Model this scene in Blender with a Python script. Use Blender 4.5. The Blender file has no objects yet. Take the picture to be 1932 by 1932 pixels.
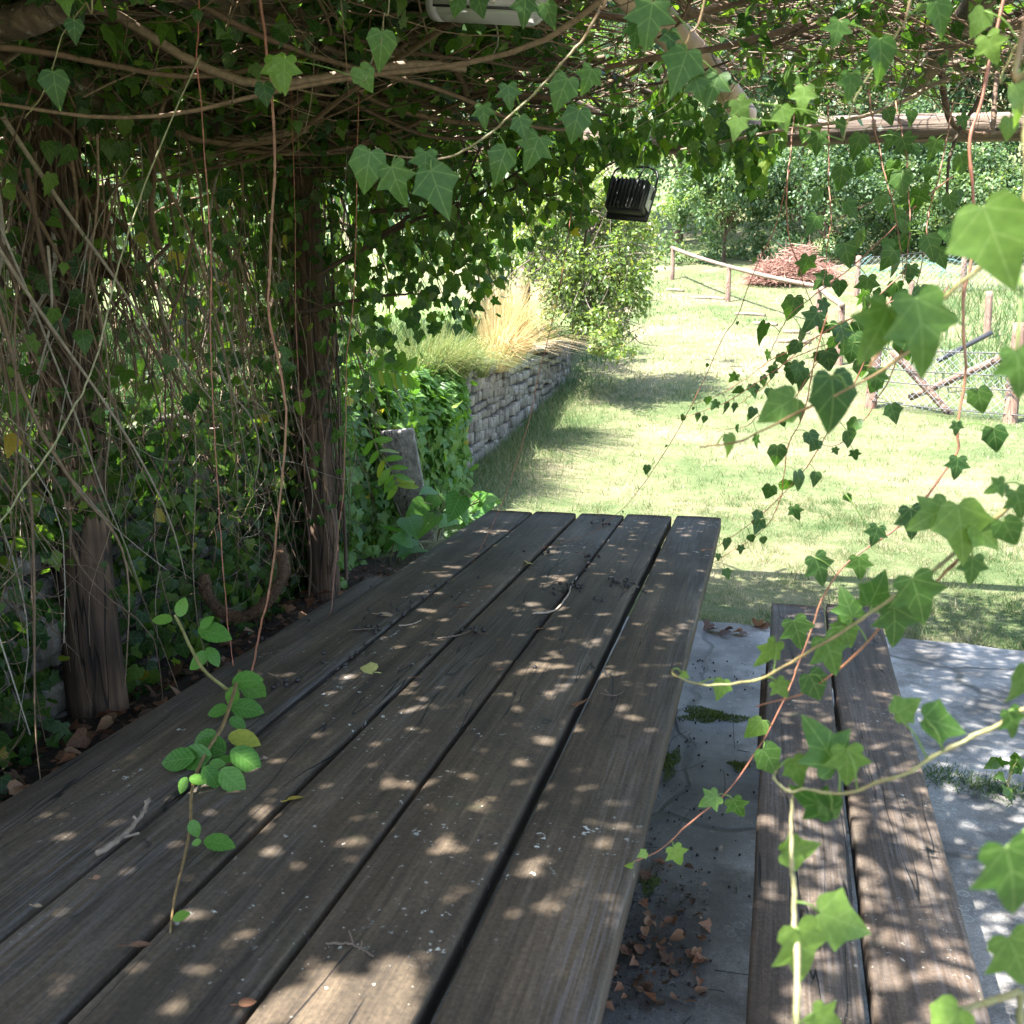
import bpy, math, random
import numpy as np
from mathutils import Vector, Matrix, Euler
random.seed(7); RNG = np.random.default_rng(7)
SC = bpy.context.scene
COL = SC.collection
PI = math.pi
R = math.radians

# ------------------------------------------------------------------ camera, sky, sun, exposure
FPX, CX, HOR = 1786.0, 966.0, 610.0           # picture is 1932 units wide here, the horizon sits at 610
PITCH = math.atan2(CX - HOR, FPX); YAW = R(15.0)
CAM = np.array([0.0, 0.0, 1.6])
cd = bpy.data.cameras.new('camera'); cam = bpy.data.objects.new('camera', cd); COL.objects.link(cam)
cd.sensor_width = 36.0; cd.lens = 36.0 * FPX / 1932.0; cd.clip_start = 0.05; cd.clip_end = 600
cam.location = CAM; cam.rotation_euler = (PI / 2 - PITCH, 0, YAW)
cd.dof.use_dof = True; cd.dof.focus_distance = 4.6; cd.dof.aperture_fstop = 12.0
SC.camera = cam

SUN = Vector((-0.80 * math.cos(R(62)), -0.60 * math.cos(R(62)), math.sin(R(62)))).normalized()
w = bpy.data.worlds.new('World'); SC.world = w; w.use_nodes = True
nt = w.node_tree; bg = nt.nodes['Background']
sky = nt.nodes.new('ShaderNodeTexSky'); sky.sky_type = 'NISHITA'; sky.sun_disc = False
sky.sun_elevation = R(62); sky.sun_rotation = math.atan2(SUN.x, SUN.y); sky.air_density = 1.0; sky.dust_density = 2.0
nt.links.new(sky.outputs[0], bg.inputs[0]); bg.inputs[1].default_value = 0.15
sl = bpy.data.lights.new('sun', 'SUN'); sl.energy = 4.8; sl.angle = R(0.53); sl.color = (1.0, 0.965, 0.91)
so = bpy.data.objects.new('sun', sl); COL.objects.link(so); so.location = (-6, -5, 12)
so.rotation_euler = SUN.to_track_quat('Z', 'Y').to_euler()
SC.view_settings.view_transform = 'Standard'; SC.view_settings.look = 'None'
SC.view_settings.exposure = 2.55; SC.view_settings.gamma = 1.0
SC.render.engine = 'CYCLES'
SC.cycles.max_bounces = 8; SC.cycles.diffuse_bounces = 4; SC.cycles.transmission_bounces = 6; SC.cycles.transparent_max_bounces = 8

# ------------------------------------------------------------------ picture rays -> world points
FW = np.array([-math.sin(YAW) * math.cos(PITCH), math.cos(YAW) * math.cos(PITCH), -math.sin(PITCH)])
RT = np.array([math.cos(YAW), math.sin(YAW), 0.0]); UP = np.cross(RT, FW)
def ray(x, y): return FW + RT * (x - CX) / FPX - UP * (y - CX) / FPX
def gz(x, y, z=0.0):
    d = ray(x, y); return CAM + d * ((z - CAM[2]) / d[2])
def dp(x, y, t): return CAM + ray(x, y) * t
def gplane(x, y, axis, val):
    d = ray(x, y); return CAM + d * ((val - CAM[axis]) / d[axis])

def terr(x, y):
    x = np.asarray(x, float); y = np.asarray(y, float)
    k = np.log1p(np.exp((y - 10.0) * 1.2)) / 1.2
    return 0.085 * k + 0.0022 * k ** 2 + 0.02 * np.sin(x * 1.3 + 1) * np.sin(y * 0.9) * np.clip((y - 6) / 6, 0, 1) - 0.03
def on_terr(x, y):
    d = ray(x, y); lo, hi = 3.0, 60.0
    t = lo
    while t < hi:
        p = CAM + d * t
        if p[2] < terr(p[0], p[1]): break
        t += 0.05
    return CAM + d * t
def wall_x(y): return -2.80 - 0.053 * (np.asarray(y, float) - 3.0)
def wall_top(y): return 1.08 + 0.022 * np.clip(np.asarray(y, float) - 8, 0, 20) + 0.02 * np.sin(np.asarray(y, float) * 2.1)
def terrace(x, y):
    x = np.asarray(x, float); y = np.asarray(y, float)
    return wall_top(y) - 0.06 + 0.10 * np.clip(wall_x(y) - x, 0, 12) * 0.6 + 0.05 * np.sin(x * 1.7) * np.sin(y * 1.1) + 0.035 * np.clip(y - 16, 0, 40)

# ------------------------------------------------------------------ mesh helpers
def tag(o, label=None, cat=None, group=None, kind=None):
    if label: o['label'] = label
    if cat: o['category'] = cat
    if group: o['group'] = group
    if kind: o['kind'] = kind
    return o
def thing(name, label, cat, loc=(0, 0, 0), rz=0.0, group=None):
    o = bpy.data.objects.new(name, None); COL.objects.link(o)
    o.location = tuple(float(v) for v in loc); o.rotation_euler = (0, 0, rz); o.empty_display_size = 0.1
    return tag(o, label, cat, group)

class G:
    """collects pieces, then links them as ONE mesh object"""
    def __init__(s): s.v = []; s.f = []; s.t = []; s.u = []; s.n = 0
    def add(s, v, f, tint=0.5, uv=None):
        v = np.asarray(v, float).reshape(-1, 3); f = np.asarray(f, int)
        s.v.append(v); s.f.append(f + s.n)
        s.t.append(np.broadcast_to(np.asarray(tint, float), (len(f),)).copy())
        s.u.append(np.zeros((len(v), 2)) if uv is None else uv); s.n += len(v)
    def build(s, name, mat, parent=None, smooth=False, origin=None):
        v = np.concatenate(s.v)
        if parent is not None and origin is None:
            origin = parent.location
            if parent.rotation_euler.z: 
                v = v - np.array(origin); a = -parent.rotation_euler.z
                v = v @ np.array([[math.cos(a), -math.sin(a), 0], [math.sin(a), math.cos(a), 0], [0, 0, 1]]).T
            else: v = v - np.array(origin)
        elif origin is not None: v = v - np.array(origin)
        me = bpy.data.meshes.new(name)
        lens = np.concatenate([np.full(len(f), f.shape[1]) for f in s.f]); loops = np.concatenate([f.ravel() for f in s.f])
        me.vertices.add(len(v)); me.vertices.foreach_set('co', v.ravel())
        me.loops.add(len(loops)); me.loops.foreach_set('vertex_index', loops.astype(np.int32))
        me.polygons.add(len(lens)); st = np.concatenate([[0], np.cumsum(lens)[:-1]])
        me.polygons.foreach_set('loop_start', st.astype(np.int32))
        a = me.attributes.new('tint', 'FLOAT', 'FACE'); a.data.foreach_set('value', np.concatenate(s.t).astype(np.float32))
        u = me.attributes.new('leafuv', 'FLOAT2', 'POINT'); u.data.foreach_set('vector', np.concatenate(s.u).astype(np.float32).ravel())
        if smooth: me.polygons.foreach_set('use_smooth', np.ones(len(lens), bool))
        me.update(calc_edges=True); me.validate()
        me.materials.append(mat)
        o = bpy.data.objects.new(name, me); COL.objects.link(o)
        if parent is not None: o.parent = parent
        elif origin is not None: o.location = tuple(float(q) for q in origin)
        return o

def nrmz(a): return a / np.maximum(np.linalg.norm(a, axis=-1, keepdims=True), 1e-9)
def resample(pts, n):
    """smooth curve through points (Catmull-Rom)"""
    p = np.asarray(pts, float)
    if len(p) == 2: return p[0] + (p[1] - p[0]) * np.linspace(0, 1, n)[:, None]
    q = np.vstack([2 * p[0] - p[1], p, 2 * p[-1] - p[-2]])
    t = np.linspace(0, len(p) - 1 - 1e-6, n); i = t.astype(int); f = (t - i)[:, None]
    a, b, c, d = q[i], q[i + 1], q[i + 2], q[i + 3]
    return 0.5 * ((2 * b) + (-a + c) * f + (2 * a - 5 * b + 4 * c - d) * f ** 2 + (-a + 3 * b - 3 * c + d) * f ** 3)
def tube(g, pts, r, k=6, tint=0.5, cap=True, wob=0.0):
    p = np.asarray(pts, float); n = len(p); r = np.broadcast_to(np.asarray(r, float), (n,))
    t = nrmz(np.gradient(p, axis=0))
    ref = np.array([0.31, 0.87, 0.38]) if abs(t[:, 1]).mean() < 0.8 else np.array([0.9, 0.1, 0.42])
    s1 = nrmz(np.cross(t, ref)); s2 = np.cross(t, s1)
    a = np.linspace(0, 2 * PI, k, endpoint=False)
    rr = r[:, None] * (1 + (wob * RNG.standard_normal((n, k)) if wob else 0))
    v = p[:, None, :] + rr[..., None] * (np.cos(a)[None, :, None] * s1[:, None, :] + np.sin(a)[None, :, None] * s2[:, None, :])
    i = np.arange(n - 1)[:, None] * k; j = np.arange(k)[None, :]; j2 = (j + 1) % k
    f = np.stack([i + j, i + j2, i + k + j2, i + k + j], -1).reshape(-1, 4)
    uv = np.stack([np.broadcast_to(a / (2 * PI), (n, k)), np.broadcast_to(np.linspace(0, 1, n)[:, None], (n, k))], -1).reshape(-1, 2)
    g.add(v.reshape(-1, 3), f, tint, uv)
    if cap:
        base = g.n - n * k
        for idx in (np.arange(k)[::-1], np.arange(k) + (n - 1) * k):
            g.f.append((idx + base)[None, :]); g.t.append(np.array([float(np.mean(tint))]))
def box(g, c, s, rot=None, bev=0.0, tint=0.5):
    """bevelled box: centre, size, optional 3x3 rotation"""
    hx, hy, hz = [q / 2 for q in s]; b = min(bev, hx * .9, hy * .9, hz * .9)
    if b <= 0:
        v = np.array([[x, y, z] for z in (-hz, hz) for x, y in ((-hx, -hy), (hx, -hy), (hx, hy), (-hx, hy))])
        f = [[3, 2, 1, 0], [4, 5, 6, 7], [0, 1, 5, 4], [1, 2, 6, 5], [2, 3, 7, 6], [3, 0, 4, 7]]
    else:
        v = []
        for z, ins in ((-hz, b), (-hz + b, 0), (hz - b, 0), (hz, b)):
            X, Y = hx - ins, hy - ins; c_ = b if ins == 0 else b * .4
            v += [[-X + c_, -Y, z], [X - c_, -Y, z], [X, -Y + c_, z], [X, Y - c_, z], [X - c_, Y, z], [-X + c_, Y, z], [-X, Y - c_, z], [-X, -Y + c_, z]]
        v = np.array(v); f = []
        for k in range(3):
            for j in range(8): f.append([k * 8 + j, k * 8 + (j + 1) % 8, k * 8 + 8 + (j + 1) % 8, k * 8 + 8 + j])
        n0 = g.n
        if rot is not None: v = v @ np.asarray(rot).T
        g.add(v + np.array(c), f, tint)
        for idx in (np.arange(8)[::-1], np.arange(24, 32)):
            g.f.append((idx + n0)[None, :]); g.t.append(np.array([float(tint)]))
        return
    if rot is not None: v = v @ np.asarray(rot).T
    g.add(v + np.array(c), f, tint)
def rotz(a): return np.array([[math.cos(a), -math.sin(a), 0], [math.sin(a), math.cos(a), 0], [0, 0, 1]])
def rotx(a): return np.array([[1, 0, 0], [0, math.cos(a), -math.sin(a)], [0, math.sin(a), math.cos(a)]])
def roty(a): return np.array([[math.cos(a), 0, math.sin(a)], [0, 1, 0], [-math.sin(a), 0, math.cos(a)]])

# leaf templates: (verts, tris, uv); x across, y along the midrib, z out of the leaf
def leaf_tmpl(outline, fold=0.22, curl=0.25, mids=(0.0, 0.33, 0.66, 1.0), twist=0.0):
    o = np.array(outline, float); nm = len(mids)
    mid = np.array([[0, m * o[-1][1]] for m in mids]); mid[0] = o[0]
    right = o[1:-1]; left = right * [-1, 1]
    P = np.vstack([mid, right, left]); nr = len(right)
    tris = []
    for s, off in ((0, nm), (1, nm + nr)):
        seq = [0] + [off + i for i in range(nr)] + [nm - 1]
        m = 0
        for a, b in zip(seq[:-1], seq[1:]):
            ya = max(P[a][1], P[b][1]) / o[-1][1]
            while m < nm - 2 and ya > (mids[m] + mids[m + 1]) * .5 + .12:
                tris.append((m, m + 1, a) if s else (m, a, m + 1)); m += 1
            if a != m and b != m: tris.append((m, b, a) if s else (m, a, b))
        while m < nm - 2:
            tris.append((m, m + 1, seq[-2]) if s else (m, seq[-2], m + 1)); m += 1
        tris.append((m, nm - 1, seq[-2]) if s else (m, seq[-2], nm - 1))
    tris = [t for t in tris if len(set(t)) == 3]
    x, y = P[:, 0], P[:, 1]
    z = fold * np.abs(x) - curl * y ** 2 - 0.35 * x ** 2 + twist * x * y
    return np.stack([x, y, z], 1), np.array(tris), np.stack([x, y], 1)
IVY = [leaf_tmpl([(0, 0), (.10, -.10), (.22, -.15), (.34, -.10), (.41, .02), (.34, .13), (.45, .25), (.60, .39), (.43, .44), (.27, .48), (.22, .64), (.13, .84), (0, 1.0)], .22, .30),
       leaf_tmpl([(0, 0), (.12, -.10), (.26, -.08), (.35, .05), (.42, .2), (.53, .33), (.40, .42), (.29, .52), (.17, .76), (0, 1.05)], .3, .2, twist=.18),
       leaf_tmpl([(0, 0), (.12, -.12), (.28, -.13), (.40, .0), (.43, .16), (.50, .36), (.38, .48), (.26, .66), (.12, .85), (0, .98)], .16, .38, twist=-.2),
       leaf_tmpl([(0, 0), (.13, -.09), (.30, -.04), (.40, .12), (.46, .30), (.36, .46), (.22, .70), (.10, .88), (0, 1.0)], .34, .45, twist=.25)]
HEART = leaf_tmpl([(0, 0), (.20, -.10), (.38, .05), (.42, .28), (.30, .58), (.13, .84), (0, 1.0)], .2, .3)
OVAL = leaf_tmpl([(0, 0), (.14, .05), (.30, .22), (.36, .45), (.31, .66), (.17, .86), (0, 1.0)], .22, .22)
LEAFLET = leaf_tmpl([(0, 0), (.08, .05), (.17, .25), (.19, .5), (.15, .75), (.07, .93), (0, 1.0)], .2, .2)
LANCE = leaf_tmpl([(0, 0), (.10, .2), (.15, .45), (.09, .75), (0, 1.0)], .3, .3, mids=(0, .5, 1.0))
RHOMB = (np.array([[0, 0, 0], [.32, .45, .08], [0, 1, -.1], [-.32, .45, .08]]), np.array([[0, 1, 2], [0, 2, 3]]), np.array([[0, 0], [.3, .45], [0, 1], [-.3, .45]]))
def leaves(g, pos, tip, nrm, size, tint, tmpl):
    V, T, U = tmpl; pos = np.asarray(pos, float); n = len(pos)
    if n == 0: return
    tip = nrmz(np.asarray(tip, float)); side = nrmz(np.cross(tip, np.asarray(nrm, float))); nz = np.cross(side, tip)
    s = np.broadcast_to(np.asarray(size, float), (n,))[:, None, None]
    v = pos[:, None, :] + s * (V[None, :, 0:1] * side[:, None, :] + V[None, :, 1:2] * tip[:, None, :] + V[None, :, 2:3] * nz[:, None, :])
    f = T[None] + (np.arange(n) * len(V))[:, None, None]
    g.add(v.reshape(-1, 3), f.reshape(-1, 3), np.repeat(np.broadcast_to(np.asarray(tint, float), (n,)), len(T)), np.tile(U, (n, 1)))
def mixed(g, pos, tip, nrm, size, tint, tmpls=None):
    tmpls = tmpls or IVY; k = RNG.integers(0, len(tmpls), len(pos)); size = np.broadcast_to(size, (len(pos),)); tint = np.broadcast_to(tint, (len(pos),))
    for i, t in enumerate(tmpls):
        m = k == i; leaves(g, pos[m], tip[m], nrm[m], size[m], tint[m], t)
def rnd(n, s=1.0): return RNG.standard_normal((n, 3)) * s

# ------------------------------------------------------------------ materials
def newmat(name):
    m = bpy.data.materials.new(name); m.use_nodes = True; t = m.node_tree; t.nodes.clear()
    o = t.nodes.new('ShaderNodeOutputMaterial'); return m, t, o
def nd(t, typ, **kw):
    n = t.nodes.new(typ)
    for k, v in kw.items():
        if k == 'inp':
            for a, b in v.items():
                if isinstance(b, bpy.types.NodeSocket): t.links.new(b, n.inputs[a])
                else: n.inputs[a].default_value = b
        else: setattr(n, k, v)
    return n
def math_(t, op, a, b=None, clamp=False):
    n = t.nodes.new('ShaderNodeMath'); n.operation = op; n.use_clamp = clamp
    for i, q in enumerate((a, b)):
        if q is None: continue
        if isinstance(q, bpy.types.NodeSocket): t.links.new(q, n.inputs[i])
        else: n.inputs[i].default_value = q
    return n.outputs[0]
def ramp(t, fac, stops):
    n = t.nodes.new('ShaderNodeValToRGB'); e = n.color_ramp.elements
    while len(e) < len(stops): e.new(0.5)
    for q, (p, c) in zip(e, stops): q.position = p; q.color = (*c, 1)
    t.links.new(fac, n.inputs[0]); return n.outputs[0]
def mixc(t, fac, a, b, mode='MIX'):
    n = t.nodes.new('ShaderNodeMix'); n.data_type = 'RGBA'; n.blend_type = mode
    for i, q in ((0, fac), (6, a), (7, b)):
        if isinstance(q, bpy.types.NodeSocket): t.links.new(q, n.inputs[i])
        else: n.inputs[i].default_value = q if i == 0 else (*q, 1)
    return n.outputs[2]
def noise(t, vec, scale, detail=4, rough=.55, dist=0.0):
    n = t.nodes.new('ShaderNodeTexNoise'); n.inputs['Scale'].default_value = scale; n.inputs['Detail'].default_value = detail
    n.inputs['Roughness'].default_value = rough; n.inputs['Distortion'].default_value = dist
    if vec is not None: t.links.new(vec, n.inputs['Vector'])
    return n.outputs['Fac']
def mapping(t, vec, scale):
    n = t.nodes.new('ShaderNodeMapping'); n.inputs['Scale'].default_value = scale; t.links.new(vec, n.inputs[0]); return n.outputs[0]
def objc(t): return t.nodes.new('ShaderNodeTexCoord').outputs['Object']
def geopos(t): return t.nodes.new('ShaderNodeNewGeometry').outputs['Position']
def bump(t, h, strength, dist=0.01):
    return nd(t, 'ShaderNodeBump', inp={'Height': h, 'Strength': strength, 'Distance': dist}).outputs[0]
def step(t, v, lo, hi):
    n = t.nodes.new('ShaderNodeMapRange'); n.clamp = True
    t.links.new(v, n.inputs[0]); n.inputs[1].default_value = lo; n.inputs[2].default_value = hi; return n.outputs[0]

def leaf_mat(name, stops, trans=.4, rough=.4, vein=0.35, tcol=(1.5, 1.6, .55), nvein='ivy', spec=.5):
    m, t, o = newmat(name)
    tint = nd(t, 'ShaderNodeAttribute', attribute_name='tint').outputs['Fac']
    uv = nd(t, 'ShaderNodeAttribute', attribute_name='leafuv').outputs['Vector']
    c = ramp(t, tint, stops)
    if vein:
        sp = nd(t, 'ShaderNodeSeparateXYZ', inp={0: uv}); x = math_(t, 'ABSOLUTE', sp.outputs[0]); y = sp.outputs[1]
        vm = math_(t, 'LESS_THAN', x, .012)
        if nvein == 'ivy':
            for ax, ay in ((.83, .55), (.96, -.1), (.48, .88)):
                d = math_(t, 'ABSOLUTE', math_(t, 'SUBTRACT', math_(t, 'MULTIPLY', x, ay), math_(t, 'MULTIPLY', y, ax)))
                if ax == .48: d = math_(t, 'ABSOLUTE', math_(t, 'SUBTRACT', math_(t, 'MULTIPLY', x, .7), math_(t, 'MULTIPLY', math_(t, 'SUBTRACT', y, .3), .72)))
                vm = math_(t, 'MAXIMUM', vm, math_(t, 'LESS_THAN', d, .009))
        else:
            s = math_(t, 'FRACT', math_(t, 'MULTIPLY', math_(t, 'SUBTRACT', y, math_(t, 'MULTIPLY', x, .9)), 7.0))
            vm = math_(t, 'MAXIMUM', vm, math_(t, 'LESS_THAN', s, .13))
        c = mixc(t, math_(t, 'MULTIPLY', vm, vein), c, (.24, .34, .12))
        nz = noise(t, uv, 7, 3); c = mixc(t, 1.0, c, ramp(t, nz, [(.3, (.78, .8, .78)), (.7, (1.15, 1.12, 1.1))]), 'MULTIPLY')
    p = nd(t, 'ShaderNodeBsdfPrincipled', inp={'Base Color': c, 'Roughness': rough, 'Specular IOR Level': spec})
    tr = nd(t, 'ShaderNodeBsdfTranslucent', inp={'Color': mixc(t, 1.0, c, tcol, 'MULTIPLY')})
    mx = nd(t, 'ShaderNodeMixShader', inp={0: trans, 1: p.outputs[0], 2: tr.outputs[0]})
    t.links.new(mx.outputs[0], o.inputs[0]); return m
G1, G2, G3 = (.032, .080, .020), (.062, .130, .026), (.11, .19, .03)
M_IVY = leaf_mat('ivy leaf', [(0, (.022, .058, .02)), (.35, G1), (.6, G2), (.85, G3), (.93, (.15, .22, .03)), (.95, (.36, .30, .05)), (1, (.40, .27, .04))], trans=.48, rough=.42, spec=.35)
M_WALLIVY = leaf_mat('brightened ivy leaf', [(0, (.04, .11, .03)), (.45, (.085, .19, .045)), (.85, (.15, .27, .06)), (.95, (.22, .30, .07)), (1, (.40, .32, .06))], trans=.48, rough=.4, spec=.4)  # lighter ivy copy, daylight put into the leaf colour of the shaded wall
M_HERO = leaf_mat('young ivy leaf', [(0, (.026, .075, .016)), (.5, (.062, .138, .022)), (1, (.16, .26, .05))], trans=.45, rough=.4, vein=.4, spec=.35)
M_ELM = leaf_mat('serrated leaf', [(0, (.035, .12, .022)), (.6, (.08, .20, .03)), (.9, (.13, .26, .04)), (1, (.32, .33, .05))], trans=.4, vein=.3, nvein='feather', spec=.25)
M_BUSH = leaf_mat('bush leaf', [(0, (.035, .07, .03)), (.5, (.075, .135, .055)), (.9, (.13, .20, .08)), (1, (.2, .24, .09))], trans=.4, rough=.5, vein=0, tcol=(1.3, 1.4, .7))
M_PEAR = leaf_mat('fruit tree leaf', [(0, (.07, .13, .04)), (.5, (.15, .21, .06)), (.9, (.24, .28, .09)), (1, (.36, .29, .12))], trans=.4, rough=.4, vein=0)
M_DRYLEAF = leaf_mat('dead leaf', [(0, (.045, .022, .013)), (.5, (.125, .052, .027)), (.85, (.24, .105, .055)), (1, (.36, .25, .16))], trans=.2, rough=.7, vein=.2, tcol=(1.2, 1, .8))
M_YELLOW = leaf_mat('yellow leaf', [(0, (.45, .32, .05)), (.5, (.5, .45, .10)), (1, (.5, .5, .22))], trans=.35, rough=.55, vein=.2, tcol=(1.1, 1.1, .8))
M_GRASS = leaf_mat('grass blade', [(0, (.04, .095, .022)), (.35, (.085, .145, .052)), (.6, (.18, .195, .095)), (.8, (.31, .275, .17)), (1, (.42, .365, .26))], trans=.35, rough=.6, vein=0, tcol=(1.1, 1.2, .8), spec=.25)
M_STRAW = leaf_mat('dry grass', [(0, (.10, .16, .05)), (.35, (.25, .26, .11)), (.6, (.46, .37, .19)), (1, (.60, .49, .31))], trans=.35, rough=.6, vein=0, tcol=(1.1, 1, .8), spec=.25)

def stem_mat(name, stops, rough=.75, b=.4):
    m, t, o = newmat(name)
    tint = nd(t, 'ShaderNodeAttribute', attribute_name='tint').outputs['Fac']; P = geopos(t)
    nz = noise(t, P, 60, 3); c = ramp(t, tint, stops)
    c = mixc(t, 1.0, c, ramp(t, nz, [(.25, (.6, .58, .55)), (.75, (1.3, 1.28, 1.25))]), 'MULTIPLY')
    p = nd(t, 'ShaderNodeBsdfPrincipled', inp={'Base Color': c, 'Roughness': rough, 'Normal': bump(t, noise(t, P, 180, 3), b, .003)})
    t.links.new(p.outputs[0], o.inputs[0]); return m
M_STEM = stem_mat('ivy stem', [(0, (.055, .034, .02)), (.4, (.11, .068, .04)), (.75, (.19, .125, .075)), (.9, (.26, .2, .14)), (1, (.30, .27, .22))])
M_SHOOT = stem_mat('green and red shoot', [(0, (.26, .085, .05)), (.35, (.20, .10, .05)), (.6, (.17, .16, .055)), (.85, (.20, .20, .09)), (1, (.24, .21, .12))], rough=.5, b=.15)
M_TWIG = stem_mat('dead twig', [(0, (.03, .022, .016)), (.4, (.12, .085, .06)), (.7, (.27, .21, .16)), (1, (.42, .36, .29))])
M_BRUSH = stem_mat('dead brush', [(0, (.12, .055, .04)), (.5, (.30, .155, .115)), (1, (.46, .29, .23))])

def bark_mat(name, c0, c1, c2, sx=34, sz=2.0, lich=0.0, moss=0.0, axis='z', b=1.0, rough=.85):
    m, t, o = newmat(name); P = objc(t)
    sc = {'z': (sx, sx, sz), 'x': (sz, sx, sx), 'y': (sx, sz, sx)}[axis]
    g1 = noise(t, mapping(t, P, sc), 1.0, 5, .6, .4); g2 = noise(t, P, 3.0, 3)
    c = ramp(t, g1, [(.3, c0), (.52, c1), (.72, c2)])
    c = mixc(t, 1.0, c, ramp(t, g2, [(.3, (.72, .72, .74)), (.7, (1.2, 1.17, 1.12))]), 'MULTIPLY')
    ck = noise(t, mapping(t, P, tuple(q * .3 for q in sc)), 1.0, 2, .5, .2)
    crack = step(t, math_(t, 'ABSOLUTE', math_(t, 'SUBTRACT', ck, .5)), .012, .004)
    c = mixc(t, math_(t, 'MULTIPLY', crack, .85), c, (.012, .009, .007))
    if lich:
        l = step(t, noise(t, P, 22, 4, .65), .60, .64); l = math_(t, 'MULTIPLY', l, step(t, noise(t, P, 2.4, 2), .48, .56))
        c = mixc(t, math_(t, 'MULTIPLY', l, lich), c, (.40, .41, .34))
    if moss:
        l = step(t, noise(t, P, 5, 4, .65), .52, .66); c = mixc(t, math_(t, 'MULTIPLY', l, moss), c, (.06, .075, .018))
    h = math_(t, 'SUBTRACT', g1, math_(t, 'MULTIPLY', crack, .5))
    p = nd(t, 'ShaderNodeBsdfPrincipled', inp={'Base Color': c, 'Roughness': rough, 'Normal': bump(t, h, b, .012)})
    t.links.new(p.outputs[0], o.inputs[0]); return m
M_POST = bark_mat('weathered post', (.034, .020, .013), (.10, .060, .037), (.18, .115, .075))
M_BEAM = bark_mat('weathered beam', (.06, .042, .03), (.15, .11, .08), (.28, .22, .175), axis='x', lich=.8)
M_PEELED = bark_mat('peeled pole', (.36, .24, .16), (.47, .33, .235), (.54, .40, .30), sx=14, sz=1.5, axis='y', b=.25, rough=.6)
M_TRUNK = bark_mat('old trunk', (.045, .03, .02), (.11, .075, .05), (.20, .15, .105), axis='y', lich=.9)
M_FENCEPOST = bark_mat('reddish fence post', (.11, .065, .045), (.19, .115, .083), (.28, .185, .14))
M_RAIL = bark_mat('grey brown rail', (.11, .075, .055), (.20, .14, .105), (.30, .23, .18), axis='x')
M_STEPLOG = bark_mat('pale step log', (.09, .07, .05), (.16, .125, .095), (.23, .19, .15), axis='x')
M_TREEBARK = bark_mat('fruit tree bark', (.07, .05, .04), (.17, .13, .11), (.30, .25, .22), axis='x')
M_BOARD = bark_mat('grey board', (.12, .11, .10), (.22, .205, .19), (.33, .31, .29), lich=.5)
M_ROOT = bark_mat('hairy root', (.05, .026, .012), (.115, .062, .03), (.19, .11, .06), sx=90, sz=90, b=1.0)

def wood_mat(name, dark, mid, lite, wet=0.5):
    m, t, o = newmat(name); P = objc(t)
    g1 = noise(t, mapping(t, P, (26, 1.3, 26)), 1, 6, .62, .5)
    g2 = noise(t, mapping(t, P, (170, 5, 170)), 1, 3, .6)
    big = noise(t, P, 2.2, 4, .6); fine = noise(t, P, 140, 2, .6)
    c = ramp(t, g1, [(.28, dark), (.5, mid), (.75, lite)])
    c = mixc(t, .8, c, ramp(t, g2, [(.25, (.62, .60, .58)), (.75, (1.35, 1.33, 1.3))]), 'MULTIPLY')
    c = mixc(t, 1.0, c, ramp(t, big, [(.3, (.62, .64, .60)), (.68, (1.32, 1.26, 1.2))]), 'MULTIPLY')
    c = mixc(t, .7, c, ramp(t, fine, [(.3, (.55, .55, .55)), (.7, (1.4, 1.4, 1.4))]), 'MULTIPLY')
    # grey worn streaks where the surface has split open
    ck = noise(t, mapping(t, P, (9, .55, 9)), 1, 3, .5, .25)
    zone = step(t, noise(t, mapping(t, P, (5, .5, 5)), 1, 2), .50, .62)
    grey = math_(t, 'MULTIPLY', zone, step(t, g2, .45, .65))
    c = mixc(t, math_(t, 'MULTIPLY', grey, .45), c, (.13, .125, .13))
    dist = math_(t, 'ABSOLUTE', math_(t, 'SUBTRACT', math_(t, 'FRACT', math_(t, 'MULTIPLY', ck, 5.0)), .5))
    crack = math_(t, 'MULTIPLY', step(t, dist, .026, .008), step(t, noise(t, mapping(t, P, (4, .6, 4)), 1, 2), .44, .50))
    c = mixc(t, crack, c, (.006, .005, .004))
    mo = math_(t, 'MULTIPLY', step(t, noise(t, P, 9, 5, .7), .58, .70), step(t, noise(t, P, 1.7, 2), .48, .6))
    c = mixc(t, math_(t, 'MULTIPLY', mo, .6), c, (.035, .042, .018))
    bs = math_(t, 'MULTIPLY', step(t, noise(t, P, 13, 5, .7), .66, .70), .8)
    c = mixc(t, bs, c, (.012, .013, .010))
    l = math_(t, 'MULTIPLY', step(t, noise(t, P, 46, 5, .7), .63, .655), step(t, noise(t, P, 2.6, 3), .54, .60))
    c = mixc(t, l, c, (.46, .47, .42))
    sp = step(t, noise(t, P, 95, 1, .4), .745, .765)
    c = mixc(t, math_(t, 'MULTIPLY', sp, step(t, noise(t, P, 1.9, 3), .5, .6)), c, (.30, .28, .23))
    h = math_(t, 'ADD', math_(t, 'MULTIPLY', g1, .5), math_(t, 'ADD', math_(t, 'MULTIPLY', g2, .35), math_(t, 'MULTIPLY', fine, .2)))
    h = math_(t, 'ADD', math_(t, 'SUBTRACT', h, math_(t, 'MULTIPLY', crack, 1.5)), math_(t, 'MULTIPLY', l, .5))
    rg = math_(t, 'SUBTRACT', .78, math_(t, 'MULTIPLY', step(t, big, .45, .65), .22 * wet))
    rg = math_(t, 'SUBTRACT', rg, math_(t, 'MULTIPLY', zone, .16 * wet))
    p = nd(t, 'ShaderNodeBsdfPrincipled', inp={'Base Color': c, 'Roughness': rg, 'Normal': bump(t, h, .75, .006)})
    t.links.new(p.outputs[0], o.inputs[0]); return m
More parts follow.
